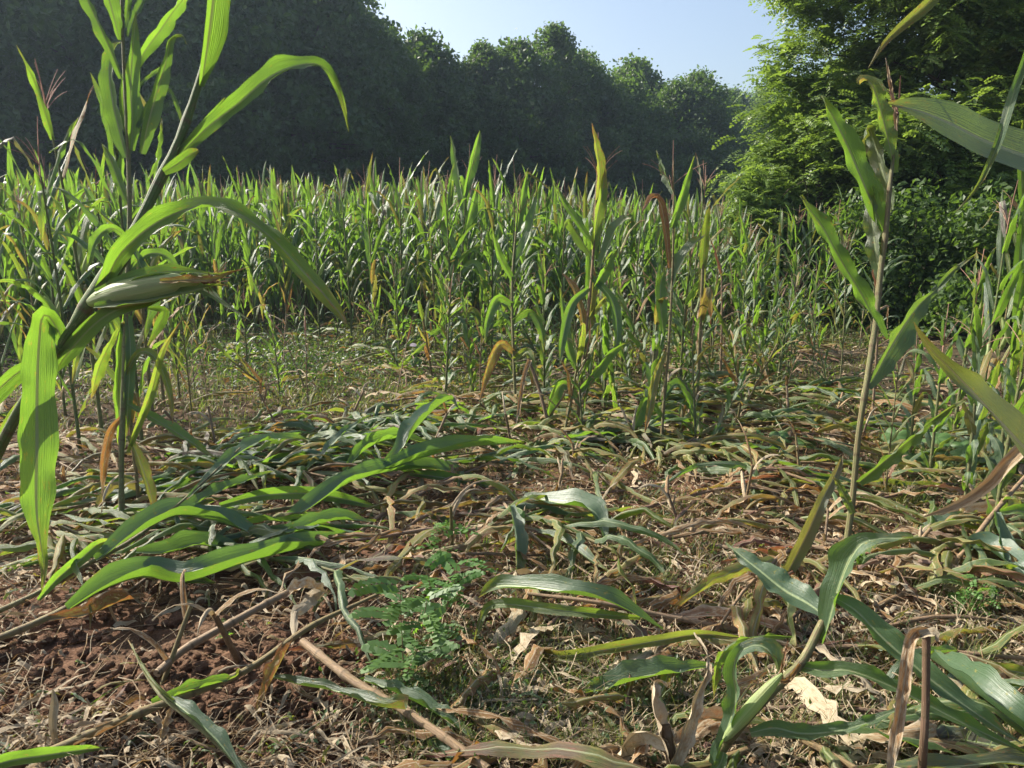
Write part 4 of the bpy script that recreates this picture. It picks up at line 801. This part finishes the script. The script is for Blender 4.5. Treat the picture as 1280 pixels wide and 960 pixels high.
lie([(610, 962, .07, .0125), (560, 925, .08, .0135), (500, 885, .09, .0135), (440, 850, .10, .0145), (378, 802, .10, .0145)],
    [([(340, 846, .03, 6, 0), (375, 856, .06, 18, 20), (420, 864, .08, 17, 10), (470, 882, .11, 22, 20), (508, 887, .11, 20, 30)], (.2, .12, .1)),
     ([(455, 850, .08, 14, 0), (500, 868, .09, 22, 20), (545, 892, .07, 22, 20), (600, 930, .03, 10, 10)], (.3, .05, 0)),
     ([(540, 925, .05, 10, 0), (555, 942, .05, 22, 0), (575, 975, .02, 16, 0)], (.5, .1, 0))],
    'thick pinkish fallen stalk pointing to the lower centre', (.6, .60, .25))
lie([(196, 842, .05, .014), (230, 812, .07, .0145), (290, 778, .10, .0145), (345, 748, .11, .014), (375, 733, .10, .013)], [([(355, 748, .1, 10, 10), (375, 735, .12, 20, 20), (395, 736, .1, 16, 20), (410, 742, .05, 3, 0)], (.3, .8, 0))],
    'bare tan stalk slanting beside the little pinnate seedling', (.6, .74, .1))
lie([(-60, 985, .05, .013), (60, 940, .06, .013), (170, 893, .07, .013), (300, 842, .08, .012), (385, 785, .12, .011), (440, 758, .14, .008), (482, 738, .16, .006)],
    [([(320, 900, .02, 4, 0), (330, 870, .05, 16, 10), (345, 840, .08, 22, 20), (365, 800, .1, 12, 20)], (.3, .5, .2)), ([(190, 880, .06, 14, 0), (240, 862, .08, 22, 10), (290, 848, .09, 12, 10), (300, 838, .09, 2, 0)], (.6, .12, 0)),
     ([(60, 945, .05, 10, 0), (110, 925, .06, 16, 20), (150, 905, .07, 14, 20), (180, 890, .05, 3, 0)], (.4, .7, 0))],
    'long grey-green stalk crossing the bare soil at bottom left', (.4, .42, .1))
lie([(330, 985, .02, .010), (290, 945, .05, .010), (240, 900, .1, .009), (200, 868, .12, .006), (175, 830, .14, .003), (165, 805, .15, .002)],
    [([(300, 965, .05, 12, 0), (270, 925, .1, 24, 10), (230, 888, .13, 22, 10), (195, 862, .12, 4, 0)], (.2, .08, 0)), ([(215, 880, .1, 6, 0), (205, 905, .06, 16, 0), (198, 940, .02, 3, 0)], (.4, .8, 0)), ([(235, 890, .1, 5, 0), (190, 850, .16, 10, 0), (160, 800, .1, 3, 0)], (.9, .3, 0))],
    'grey-green leafy stem poking up at bottom left with a dry tip', (.3, .3, .1))
lie([(-60, 1000, .02, .010), (-20, 965, .05, .009), (10, 955, .06, .006)],
    [([(-40, 968, .07, 20, 0), (10, 952, .09, 36, 10), (60, 944, .09, 32, 10), (100, 938, .07, 20, 10), (138, 934, .04, 3, 0)], (.95, .04, 0))], 'bright green leaf lying in the bottom left corner', (.3, .3, .1))
lie([(620, 615, .03, .009), (645, 648, .1, .008), (680, 680, .1, .006), (740, 720, .05, .004)],
    [([(638, 632, .2, 12, 0), (644, 660, .17, 26, 10), (646, 690, .1, 26, 10), (646, 720, .03, 14, 0)], (.2, .08, .1)), ([(655, 620, .1, 10, 0), (695, 628, .14, 28, 20), (735, 636, .16, 34, 30), (752, 655, .1, 20, 0), (756, 692, .02, 3, 0)], (.3, .0, 0)),
     ([(660, 660, .1, 5, 0), (700, 674, .1, 16, 20), (730, 694, .08, 15, 20), (770, 722, .03, 2, 0)], (.2, .2, 0))],
    'thin fallen corn with a grey leaf hanging down in midfield', (.4, .72, .2))
lie([(1175, 722, .03, .0125), (1205, 690, .1, .012), (1245, 638, .22, .011), (1300, 575, .4, .009)],
    [([(1132, 662, .06, 3, 0), (1160, 660, .09, 15, 20), (1190, 650, .12, 17, 20), (1222, 640, .14, 3, 0)], (.1, .16, 0)), ([(1245, 640, .22, 12, 0), (1250, 670, .15, 24, 20), (1262, 710, .08, 26, 20), (1300, 760, .03, 10, 0)], (.3, .03, 0)),
     ([(1250, 640, .22, 14, 0), (1280, 640, .24, 30, 20), (1330, 660, .2, 34, 20)], (.9, .12, 0)), ([(1200, 690, .1, 8, 0), (1230, 685, .12, 34, 20), (1270, 712, .1, 38, 20), (1310, 745, .05, 20, 0)], (.2, .04, 0)),
     ([(1120, 665, .05, 5, 0), (1180, 650, .06, 16, 20), (1240, 640, .08, 20, 20), (1300, 650, .05, 10, 20)], (.4, .85, 0))],
    'tan fallen stalk with large pale leaves at the right edge', (.6, .66, .3))
lie([(1420, 1020, .03, .012), (1340, 950, .06, .011), (1290, 910, .1, .008)],
    [([(1330, 948, .08, 26, 10), (1290, 918, .14, 44, 15), (1250, 888, .17, 56, 18), (1210, 858, .16, 58, 18), (1178, 833, .12, 38, 15), (1150, 812, .07, 3, 0)], (.15, .03, 0)), ([(1360, 985, .06, 20, 0), (1280, 955, .1, 30, 10), (1200, 958, .1, 22, 20), (1120, 965, .08, 22, 20), (1060, 978, .04, 4, 0)], (.3, .2, .3)),
     ([(1310, 940, .06, 14, 0), (1260, 935, .06, 26, 10), (1200, 925, .05, 24, 0), (1150, 930, .03, 3, 0)], (.4, .1, .7)), ([(1340, 880, .06, 14, 0), (1290, 845, .08, 26, 10), (1240, 835, .07, 24, 0), (1200, 820, .03, 3, 0)], (.9, .3, .1))],
    'fallen corn in the bottom right corner with a very broad pale leaf', (.5, .4, .5))
lie([(842, 985, .0, .016), (838, 940, .12, .015), (832, 905, .2, .013)],
    [([(838, 950, .1, 26, 0), (822, 905, .2, 30, 10), (815, 868, .28, 20, 10), (822, 850, .3, 8, 20), (838, 856, .26, 3, 0)], (.5, .92, .1)),
     ([(842, 955, .1, 24, 0), (858, 910, .2, 26, 10), (872, 870, .28, 18, 0), (886, 828, .34, 7, 0), (868, 790, .38, 2, 0)], (.4, .85, 0)),
     ([(835, 930, .15, 20, 0), (800, 915, .15, 26, 20), (775, 940, .06, 22, 20), (765, 975, .02, 8, 0)], (.3, .95, 0)),
     ([(845, 930, .15, 16, 0), (880, 900, .18, 22, 20), (905, 905, .1, 20, 20), (915, 930, .03, 6, 0)], (.3, .8, .3))],
    'upright bundle of bleached dry husk leaves, bottom centre right', (.6, .95, 0))
# single purple-edged leaf and upright pale husk
b_ = hleaf([(978, 728, .03, 14, 0), (993, 700, .14, 24, 10), (1010, 665, .28, 26, 20), (1028, 625, .42, 20, 10), (1046, 590, .52, 14, 20), (1053, 570, .58, 2, 0)], (.5, .02, .55), 26, 7, .4, .004)
o = b_.build('upright_leaf', None, G(978, 728)); tag(o, 'upright green and purple leaf beside the bent corn stem', 'corn leaf')
b_ = hleaf([(70, 930, .02, 10, 0), (66, 905, .08, 20, 0), (68, 880, .13, 20, 0), (66, 862, .17, 4, 0)], (.5, 1., 0), 14, 5, .9, .004); o = b_.build('dry_husk', None, G(70, 930)); tag(o, 'pale upright dry husk on soil at bottom left', 'dry husk')

# ------------------------------------------------------------------ lying plants and leaves scattered through the clearing
def sprawl(mb, x, y, az, L, Wd, h0, h1, tone, n=12, cols=5, off=(0, 0), drift=None, tw=None, fold=None):
    s = np.linspace(0, 1, n); dryk = tone[1] > .5; dr_ = random.uniform(-.6, .6) if drift is None else drift; a = az + dr_ * s ** 1.3
    st_ = L / (n - 1); xx = x + np.concatenate([[0], np.cumsum(np.sin(a[:-1]) * st_)]); yy = y + np.concatenate([[0], np.cumsum(np.cos(a[:-1]) * st_)])
    zz = gz(xx, yy) + h0 * (1 - s) + h1 * np.sin(np.pi * np.minimum(1, s * random.uniform(.9, 1.15))) + .012 + .006 * np.sin(s * 9)
    if n > 8: kx = np.cumsum(rng.normal(0, .008 if not dryk else .010, (n, 3)), 0); kx[:, 2] *= .5; kx[0] = 0; xx = xx + kx[:, 0]; yy = yy + kx[:, 1]; zz = zz + np.abs(kx[:, 2])
    Pn = np.stack([xx, yy, zz], 1); T = frames(Pn); S = norm(np.cross(T, [0, 0, 1.])); S = twist(S, T, (random.uniform(-.9, .9) if tw is None else tw) + random.uniform(-1.2, 1.2) * s)
    ribbon(mb, Pn, wprof(s, Wd, .6), S, tone, fold=(random.uniform(.0, .45) if cols < 4 else random.uniform(.25, 1.1) * (.6 if dryk else 1)) if fold is None else fold, wave=(.012 if dryk else .010) if cols > 3 else .004, wf=12 if dryk else 6, cols=cols, tear=.13 if dryk and cols > 3 else .05)
def fallen(x, y, az, L, dry, label, nl=7, seg=12, hup=.08):
    z0 = float(gz(x, y)); o = root('fallen_corn', (x, y, z0), label, 'fallen corn', 'corn plants lying on the ground'); org = (x, y, z0)
    s = np.linspace(0, 1, 12); a = az + random.uniform(-.5, .5) * s; st_ = L / 11
    xx = x + np.concatenate([[0], np.cumsum(np.sin(a[:-1]) * st_)]); yy = y + np.concatenate([[0], np.cumsum(np.cos(a[:-1]) * st_)])
    zz = gz(xx, yy) + .02 + hup * np.sin(np.pi * s * .8) * random.uniform(.3, 1.3); Pn = np.stack([xx, yy, zz], 1)
    sb = MB(); tube(sb, Pn, np.linspace(.0125, .005, 12), (random.random(), min(1, .25 + dry), random.random() * .7), 'stalk', 7); sb.build('stalk', o, org)
    for i in range(nl):
        t = .22 + .75 * (i + random.random() * .5) / nl; j = min(11, int(t * 11)); sg = 1 if i % 2 else -1
        b = MB(); d = min(1, max(0, dry + random.uniform(-.15, .25)))
        sprawl(b, xx[j], yy[j], a[j] + sg * random.uniform(.15, .8), random.uniform(.4, .75) * (1 if d < .5 else .8), random.uniform(.05, .085) * (1 if d < .5 else .5), zz[j] - float(gz(xx[j], yy[j])), random.uniform(.01, .13) * (1 if d < .5 else .5), (random.random(), d, .6 if random.random() < .15 else 0), seg)
        b.build('leaf', o, org)
random.seed(77); k = 0
zones = [ # px range, py range, count, dryness, az centre
 ((180, 700), (535, 640), 15, .03, 1.4), ((40, 460), (560, 720), 9, .10, 1.3), ((560, 1000), (470, 600), 16, .30, 1.7), ((850, 1100), (430, 560), 11, .55, 1.9),
 ((250, 620), (470, 540), 7, .45, 1.3), ((820, 1180), (600, 720), 9, .60, 1.6), ((560, 860), (600, 720), 5, .55, 1.5), ((1080, 1290), (520, 760), 8, .28, 1.5), ((900, 1280), (760, 960), 5, .30, 1.9),
 ((-40, 240), (520, 660), 8, .55, 1.4), ((420, 560), (650, 720), 3, .7, 1.2), ((600, 960), (820, 950), 3, .7, 1.4), ((300, 900), (425, 475), 14, .3, 1.5), ((450, 1100), (405, 440), 16, .3, 1.5), ((120, 450), (420, 470), 10, .35, 1.5), ((560, 1060), (480, 560), 14, .25, 1.6)]
for (xa, xb), (ya, yb), cnt, dry, az in zones:
    for _ in range(int(cnt * 1.55)):
        p = G(random.uniform(xa, xb), random.uniform(ya, yb)); dd_ = dry * .8 + random.uniform(-.12, .18)
        look = 'green' if dd_ < .2 else 'half-dried' if dd_ < .5 else 'dry tan'
        fallen(p[0], p[1], az + random.uniform(-.9, .9) + (math.pi if random.random() < .25 else 0), random.uniform(.8, 1.5), max(0, dd_), '%s flattened corn %s' % (look, where(p)), 8 if p[1] < 7 else 6, 15)
# bare dry stalks and stubble
for (xa, xb), (ya, yb), cnt in [((0, 1280), (440, 600), 12), ((380, 1280), (600, 800), 8), ((0, 560), (700, 800), 2), ((560, 1280), (800, 960), 5)]:
    for _ in range(cnt):
        p = G(random.uniform(xa, xb), random.uniform(ya, yb)); az = random.uniform(0, 6.28); L = random.uniform(.3, .9); s = np.linspace(0, 1, 8)
        Pn = np.stack([p[0] + np.sin(az + .3 * s) * L * s, p[1] + np.cos(az + .3 * s) * L * s, 0 * s], 1); Pn[:, 2] = gz(Pn[:, 0], Pn[:, 1]) + .025 + .03 * random.random() * np.sin(3 * s)
        b = MB(); tube(b, Pn, np.linspace(.010, .007, 8), (random.random(), random.uniform(.6, .9), random.random() * .7), 'stalk', 7)
        o = b.build('dry_stalk', None, (p[0], p[1], p[2])); tag(o, 'bare dry stalk ' + where(p), 'dry stalk', 'bare stalk pieces on the ground')
stb = [(565, 690), (300, 830), (550, 610), (615, 520), (800, 560), (850, 660), (930, 640), (1000, 600), (1045, 520), (960, 470), (755, 660), (690, 640), (250, 560), (440, 520), (1130, 700), (1030, 690),
       (205, 850), (270, 560), (100, 620), (720, 590), (640, 560), (985, 520), (920, 540), (1180, 640), (540, 560), (350, 540), (790, 500), (850, 540), (905, 440), (1075, 560)]
for px, py in stb:
    p = G(px, py); h = random.uniform(.10, .32); l = rng.normal(0, .09, 2); zs = np.linspace(-.03, h, 7)
    Pn = np.stack([p[0] + l[0] * zs / h, p[1] + l[1] * zs / h, p[2] + zs], 1); o = root('corn_stubble', p, 'short corn stub ' + where(p), 'corn stubble', 'stubble stumps')
    b = MB(); tube(b, Pn, np.linspace(.0125, .009, 7) * random.uniform(.7, 1.1), (random.random(), random.uniform(.3, 1), .2), 'stalk', 8); b.build('stalk', o, p)
    for j in range(random.randint(2, 5)):
        s, q, sd, dd_ = leaf_path(8, random.uniform(.1, .3), random.uniform(0, 6.28), random.uniform(.2, .8), random.uniform(1, 2.4), 1.5, .4, Pn[random.randint(2, 6)]); b = MB()
        ribbon(b, q, wprof(s, random.uniform(.02, .045), .8), sd, (random.random(), random.uniform(.6, 1), 0), fold=.8, wave=.004, cols=5); b.build('leaf', o, p)
# single torn leaves
for (xa, xb), (ya, yb), cnt, d0, d1 in [((0, 1280), (450, 640), 80, .0, .95), ((350, 1280), (600, 780), 34, .2, 1.), ((0, 600), (560, 740), 22, .0, .8), ((500, 1280), (700, 960), 60, .3, 1.), ((0, 100), (900, 960), 1, .75, 1.)]:
    for _ in range(cnt):
        p = G(random.uniform(xa, xb), random.uniform(ya, yb)); b = MB(); d = random.uniform(d0, d1)
        sprawl(b, p[0], p[1], random.uniform(0, 6.28), random.uniform(.25, .55), random.uniform(.04, .08), random.uniform(0, .05), random.uniform(.01, .09), (random.random(), d, .7 if random.random() < .12 else 0), 14)
        o = b.build('torn_leaf', None, tuple(p)); look = 'green' if d < .2 else 'yellowing' if d < .55 else 'bleached'
        tag(o, '%s torn corn leaf %s' % (look, where(p)), 'corn leaf', 'torn leaves on the ground')

# ------------------------------------------------------------------ litter, grass and weeds nobody could count
def bare(px, py):          # how bare the soil is at a photo point
    a = math.exp(-(((px - 270) / 260) ** 2 + ((py - 860) / 125) ** 2)); b = .75 * math.exp(-(((px - 100) / 160) ** 2 + ((py - 810) / 60) ** 2)); return min(1, a + b)
lb = MB(); cnt = 0
random.seed(5)
while cnt < 13500:
    py = 408 + 580 * random.random() ** 1.25; px = random.uniform(-160, 1440); p = G(px, py)
    if random.random() < .95 * bare(px, py): continue
    cnt += 1; big = random.random(); L = random.uniform(.03, .11) if big < .8 else random.uniform(.11, .30); far = p[1] > 5
    d = random.choice([random.uniform(.6, 1), random.uniform(.85, 1), random.uniform(.9, 1), random.uniform(0, .35) if far else random.uniform(.1, .6)])
    sprawl(lb, p[0], p[1], random.gauss(1.5, 1.1), L, random.uniform(.004, .026) * (1.25 if far else 1), random.uniform(0, .035), random.uniform(0, .03), (random.random(), d, .8 if random.random() < .05 else 0), 6 if far else 8, 3, drift=random.gauss(0, .25))
stuff(lb.build('leaf_litter'), 'matted dry corn leaves, husks and shreds covering the ground', 'leaf litter')
fb = MB()      # fine straw threads
N = 15000; py = 410 + 570 * rng.random(N) ** 1.1; px = rng.uniform(-60, 1340, N)
for i in range(N):
    if random.random() < .88 * bare(px[i], py[i]): continue
    p = G(px[i], py[i]); L = random.uniform(.06, .3); a = random.gauss(1.4, 1.0); s = np.linspace(0, 1, 4); cv = random.gauss(0, .35)
    Pn = np.stack([p[0] + np.sin(a + cv * s) * L * s, p[1] + np.cos(a + cv * s) * L * s, p[2] + .012 + random.uniform(0, .07) * s + random.uniform(0, .03) * np.sin(3 * s)], 1)
    ribbon(fb, Pn, np.full(4, random.uniform(.0015, .0045)), np.tile([math.cos(a), -math.sin(a), .5], (4, 1)), (random.random(), random.uniform(.55, 1), 0), cols=2, fold=0)
stuff(fb.build('straw'), 'fine dry straw threads strewn over the soil', 'straw')
# clods
cb = MB(); cu = np.array([[math.sin(a) * math.cos(b), math.cos(a) * math.cos(b), math.sin(b)] for b in np.linspace(-1.5, 1.5, 6) for a in np.linspace(0, 5.5, 8)])
for i in range(2400):
    px_, py_ = (random.gauss(290, 190), random.gauss(850, 85)) if i < 1700 else (random.uniform(0, 1280), random.uniform(600, 960))
    if py_ > 985: continue
    p = G(px_, py_); r = .004 + .026 * random.random() ** 3.5
    v = cu * r * np.array([random.uniform(.8, 1.4), random.uniform(.8, 1.4), .75]) * (1 + rng.normal(0, .17, (48, 1))) + p + (0, 0, r * .3); cb.add(v, grid_q(6, 8, True)[:, ::-1], cu[:, :2], (0, 0, 0), 'soil')
stuff(cb.build('soil_crumbs'), 'crumbly reddish clods of bare soil', 'soil clods')
# grass
gb = MB()
def tuft(x, y, nb, h, sp, dry=.1, w=.004):
    for _ in range(nb):
        a = random.uniform(0, 6.28); r = random.random() * sp; s, q, sd, dd_ = leaf_path(5, h * random.uniform(.5, 1.2), random.uniform(0, 6.28), random.uniform(.1, .8), random.uniform(.3, 1.9), 1.4, .3, np.array([x + math.sin(a) * r, y + math.cos(a) * r, float(gz(x, y))]))
        ribbon(gb, q, w * (1 - s) ** .6 + .0006, sd, (random.random(), min(1, max(0, random.gauss(dry, .25))), 0), 'grass_blade', fold=0, cols=2)
for (xa, xb), (ya, yb), n_, nb, h in [((600, 900), (620, 760), 170, 15, .10), ((480, 880), (790, 960), 190, 20, .10), ((880, 1280), (620, 760), 170, 14, .10), ((300, 620), (430, 540), 190, 14, .12), ((560, 1100), (410, 600), 300, 12, .12), ((1100, 1280), (560, 640), 60, 24, .22), ((900, 1280), (780, 960), 90, 18, .12), ((0, 300), (420, 560), 150, 12, .14), ((0, 1100), (395, 440), 420, 14, .25), ((150, 1100), (430, 520), 420, 14, .14)]:
    for _ in range(n_): p = G(random.uniform(xa, xb), random.uniform(ya, yb)); tuft(p[0], p[1], nb, h * random.uniform(.6, 1.3), .07 if p[1] < 5 else .15, .25, .0035 if p[1] < 5 else .007)
stuff(gb.build('grass'), 'short thin grass tufts between the flattened corn', 'grass')
# small broad-leaved ground weeds
wb = MB()
for (mx, my, sx, sy, n_, sz, hh) in [(370, 465, 60, 18, 2600, .022, .22), (600, 450, 150, 15, 1500, .022, .2), (560, 880, 70, 45, 1300, .011, .09), (800, 700, 130, 60, 1300, .010, .05), (650, 620, 150, 50, 900, .013, .07), (1180, 600, 60, 25, 900, .018, .14), (900, 430, 120, 14, 1500, .026, .2), (250, 450, 150, 16, 2600, .026, .2), (700, 470, 220, 25, 3200, .022, .14), (650, 410, 260, 8, 2600, .03, .3), (1000, 860, 120, 50, 800, .010, .08), (60, 470, 90, 25, 1200, .02, .2), (800, 880, 60, 40, 500, .012, .1)]:
    C = []
    for _ in range(n_): C.append(G(random.gauss(mx, sx), min(990, random.gauss(my, sy)) ) + (0, 0, hh * random.random() ** 1.5))
    leaf_cards(wb, np.array(C), sz, 'ground_leaf', np.array([[0, 0, 1.2]]), asp=.5)
stuff(wb.build('ground_weeds', smooth=False), 'low small-leaved weeds spreading among the debris', 'ground cover')

# ------------------------------------------------------------------ individual weeds
def pinnate_plant(px, py, h, nst, label, fr=.10, mat='weed_leaf', pairs=6, lean=(0, 0), per=5, ll=.2, name='pinnate_weed', wd=.48):
    base = G(px, py); o = root(name, base, label, 'weed'); sb = MB(); lf = []
    for i in range(nst):
        a = random.uniform(0, 6.28); tip = base + np.array([math.sin(a) * h * .35 * (i > 0) + lean[0] * h, math.cos(a) * h * .35 * (i > 0) + lean[1] * h, h * random.uniform(.75, 1)])
        q = spline([base, (base + tip) / 2 + rng.normal(0, h * .04, 3), tip], 8); tube(sb, q, np.linspace(.003, .0012, 8), (.5, .5, .6), 'stalk', 5, cap=False)
        for j in range(per):
            t = .2 + .8 * (j + .5) / per; c = q[min(7, int(t * 7.99))]; az = j * 2.4 + a
            b = MB(); fronds(b, np.array([c]), np.array([[math.sin(az), math.cos(az), random.uniform(.2, .6)]]), [fr * random.uniform(.7, 1.15)], mat, pairs, ll, np.array([random.random()]), wd); lf.append(b)
    sb.build('stem', o, base)
    for b in lf: b.build('leaf', o, base, smooth=False)
random.seed(9)
pinnate_plant(505, 862, .44, 2, 'tall bluish weed with rows of oval leaflets, front centre', .16, 'blue_weed_leaf', 8, (-.02, .1), 12, .21, wd=.62)
pinnate_plant(535, 800, .34, 2, 'second bluish pinnate weed just behind the tall one', .14, 'weed_leaf', 8, (0, .1), 9, .22, wd=.6)
pinnate_plant(555, 705, .20, 3, 'bright green seedling with oval leaflets behind the bluish weeds', .09, 'weed_leaf', 3, (0, .1), 5, .34)
pinnate_plant(295, 800, .13, 2, 'little bright pinnate seedling on bare soil by the slanting stalk', .07, 'weed_leaf', 6, (0, .1), 3, .2)
pinnate_plant(1212, 772, .16, 5, 'feathery bright green herb lying low at right', .08, 'weed_leaf', 5, (0, 0), 7, .22)
pinnate_plant(515, 425, .55, 4, 'light green broad-leaved seedling below the standing crop', .22, 'weed_leaf', 3, (0, 0), 5, .34)
pinnate_plant(600, 440, .5, 4, 'dark green weed under the tall thin corn plant', .22, 'weed_leaf', 3, (0, 0), 6, .34)
pinnate_plant(340, 945, .05, 1, 'tiny seedling on the soil at the bottom', .03, 'weed_leaf', 2, (0, 0), 4, .4)
# squash-like leaves: lobed blades on stems
def lobed(c, r, nrm, roll):
    nrm = norm(np.array(nrm, float)); a = norm(np.cross(nrm, [math.sin(roll), math.cos(roll), .2])); b = np.cross(nrm, a); n = 40; th = np.linspace(0, 2 * math.pi, n, endpoint=False)
    rad = r * (.80 + .20 * np.abs(np.cos(2.5 * th)) ** .7) * (1 - .55 * np.exp(-((th - math.pi) / .22) ** 2)); v = []; uv = []
    for k_ in range(5):
        f = k_ / 4 if k_ else .02; z = r * (.10 * f - .22 * f * f) + r * .035 * f * np.cos(5 * th)
        v.append(c + a * (rad * f * np.cos(th))[:, None] + b * (rad * f * np.sin(th))[:, None] + nrm * z[:, None]); uv.append(np.stack([th / 6.28, th * 0 + f], 1))
    m = MB(); t = np.zeros((5 * n, 3)); t[:, 0] = np.tile(np.abs(np.cos(2.5 * th)) ** 8, 5); m.add(np.vstack(v), grid_q(5, n, True), np.vstack(uv), t, 'blue_weed_leaf'); return m
for k_, (nm, lst, lab) in enumerate([('squash_plant', [(1142, 575, .12, .12), (1172, 548, .2, .10), (1120, 545, .2, .09), (1185, 575, .1, .09), (1205, 560, .2, .09), (1160, 592, .05, .08)], 'squash-like plant with broad lobed grey-green leaves right of the bent stem'),
        ('squash_plant', [(975, 548, .08, .085), (1008, 552, .08, .075), (945, 543, .08, .06)], 'small round-leaved vine left of the bent corn'), ('squash_plant', [(520, 452, .12, .07), (560, 470, .1, .09), (600, 420, .3, .09), (655, 400, .4, .08)], 'round-leaved vine at the foot of the crop')]):
    base = G(lst[0][0], lst[0][1] + 8); o = root(nm, base, lab, 'vine'); sb = MB(); random.seed(k_ + 40)
    for (px, py, h, r) in lst:
        c = G(px, py, h); tube(sb, spline([base, (base + c) / 2 + (0, 0, .05), c], 8), .003, (.5, .2, 0), 'stalk', 5, cap=False)
    sb.build('stem', o, base)
    for (px, py, h, r) in lst: lobed(G(px, py, h), r, (random.uniform(-.4, .2), random.uniform(-.7, -.2), .8), random.uniform(0, 6)).build('leaf', o, base)
# lilac flower
fp = G(518, 452); fm = root('lilac_flower', fp, 'pale lilac trumpet flower on a vine below the crop', 'flower'); m = MB(); tube(m, spline([fp, fp + (.01, 0, .1), fp + (0, -.02, .16)], 6), .002, (.5, .1, 0), 'stalk', 5); m.build('stem', fm, fp)
th = np.linspace(0, 6.283, 20, endpoint=False); v = [fp + np.stack([np.cos(th) * r, -.02 - .02 * z + 0 * th - np.sin(th) * r * .4, .17 + np.sin(th) * r * .9 + z * .02], 1) for r, z in ((.004, 0), (.01, .6), (.022, 1), (.045 , 1.1))]
m = MB(); m.add(np.vstack(v), grid_q(4, 20, True), np.zeros((80, 2)), (.5, 0, 0), 'petal'); m.build('petals', fm, fp)
finish_labels()
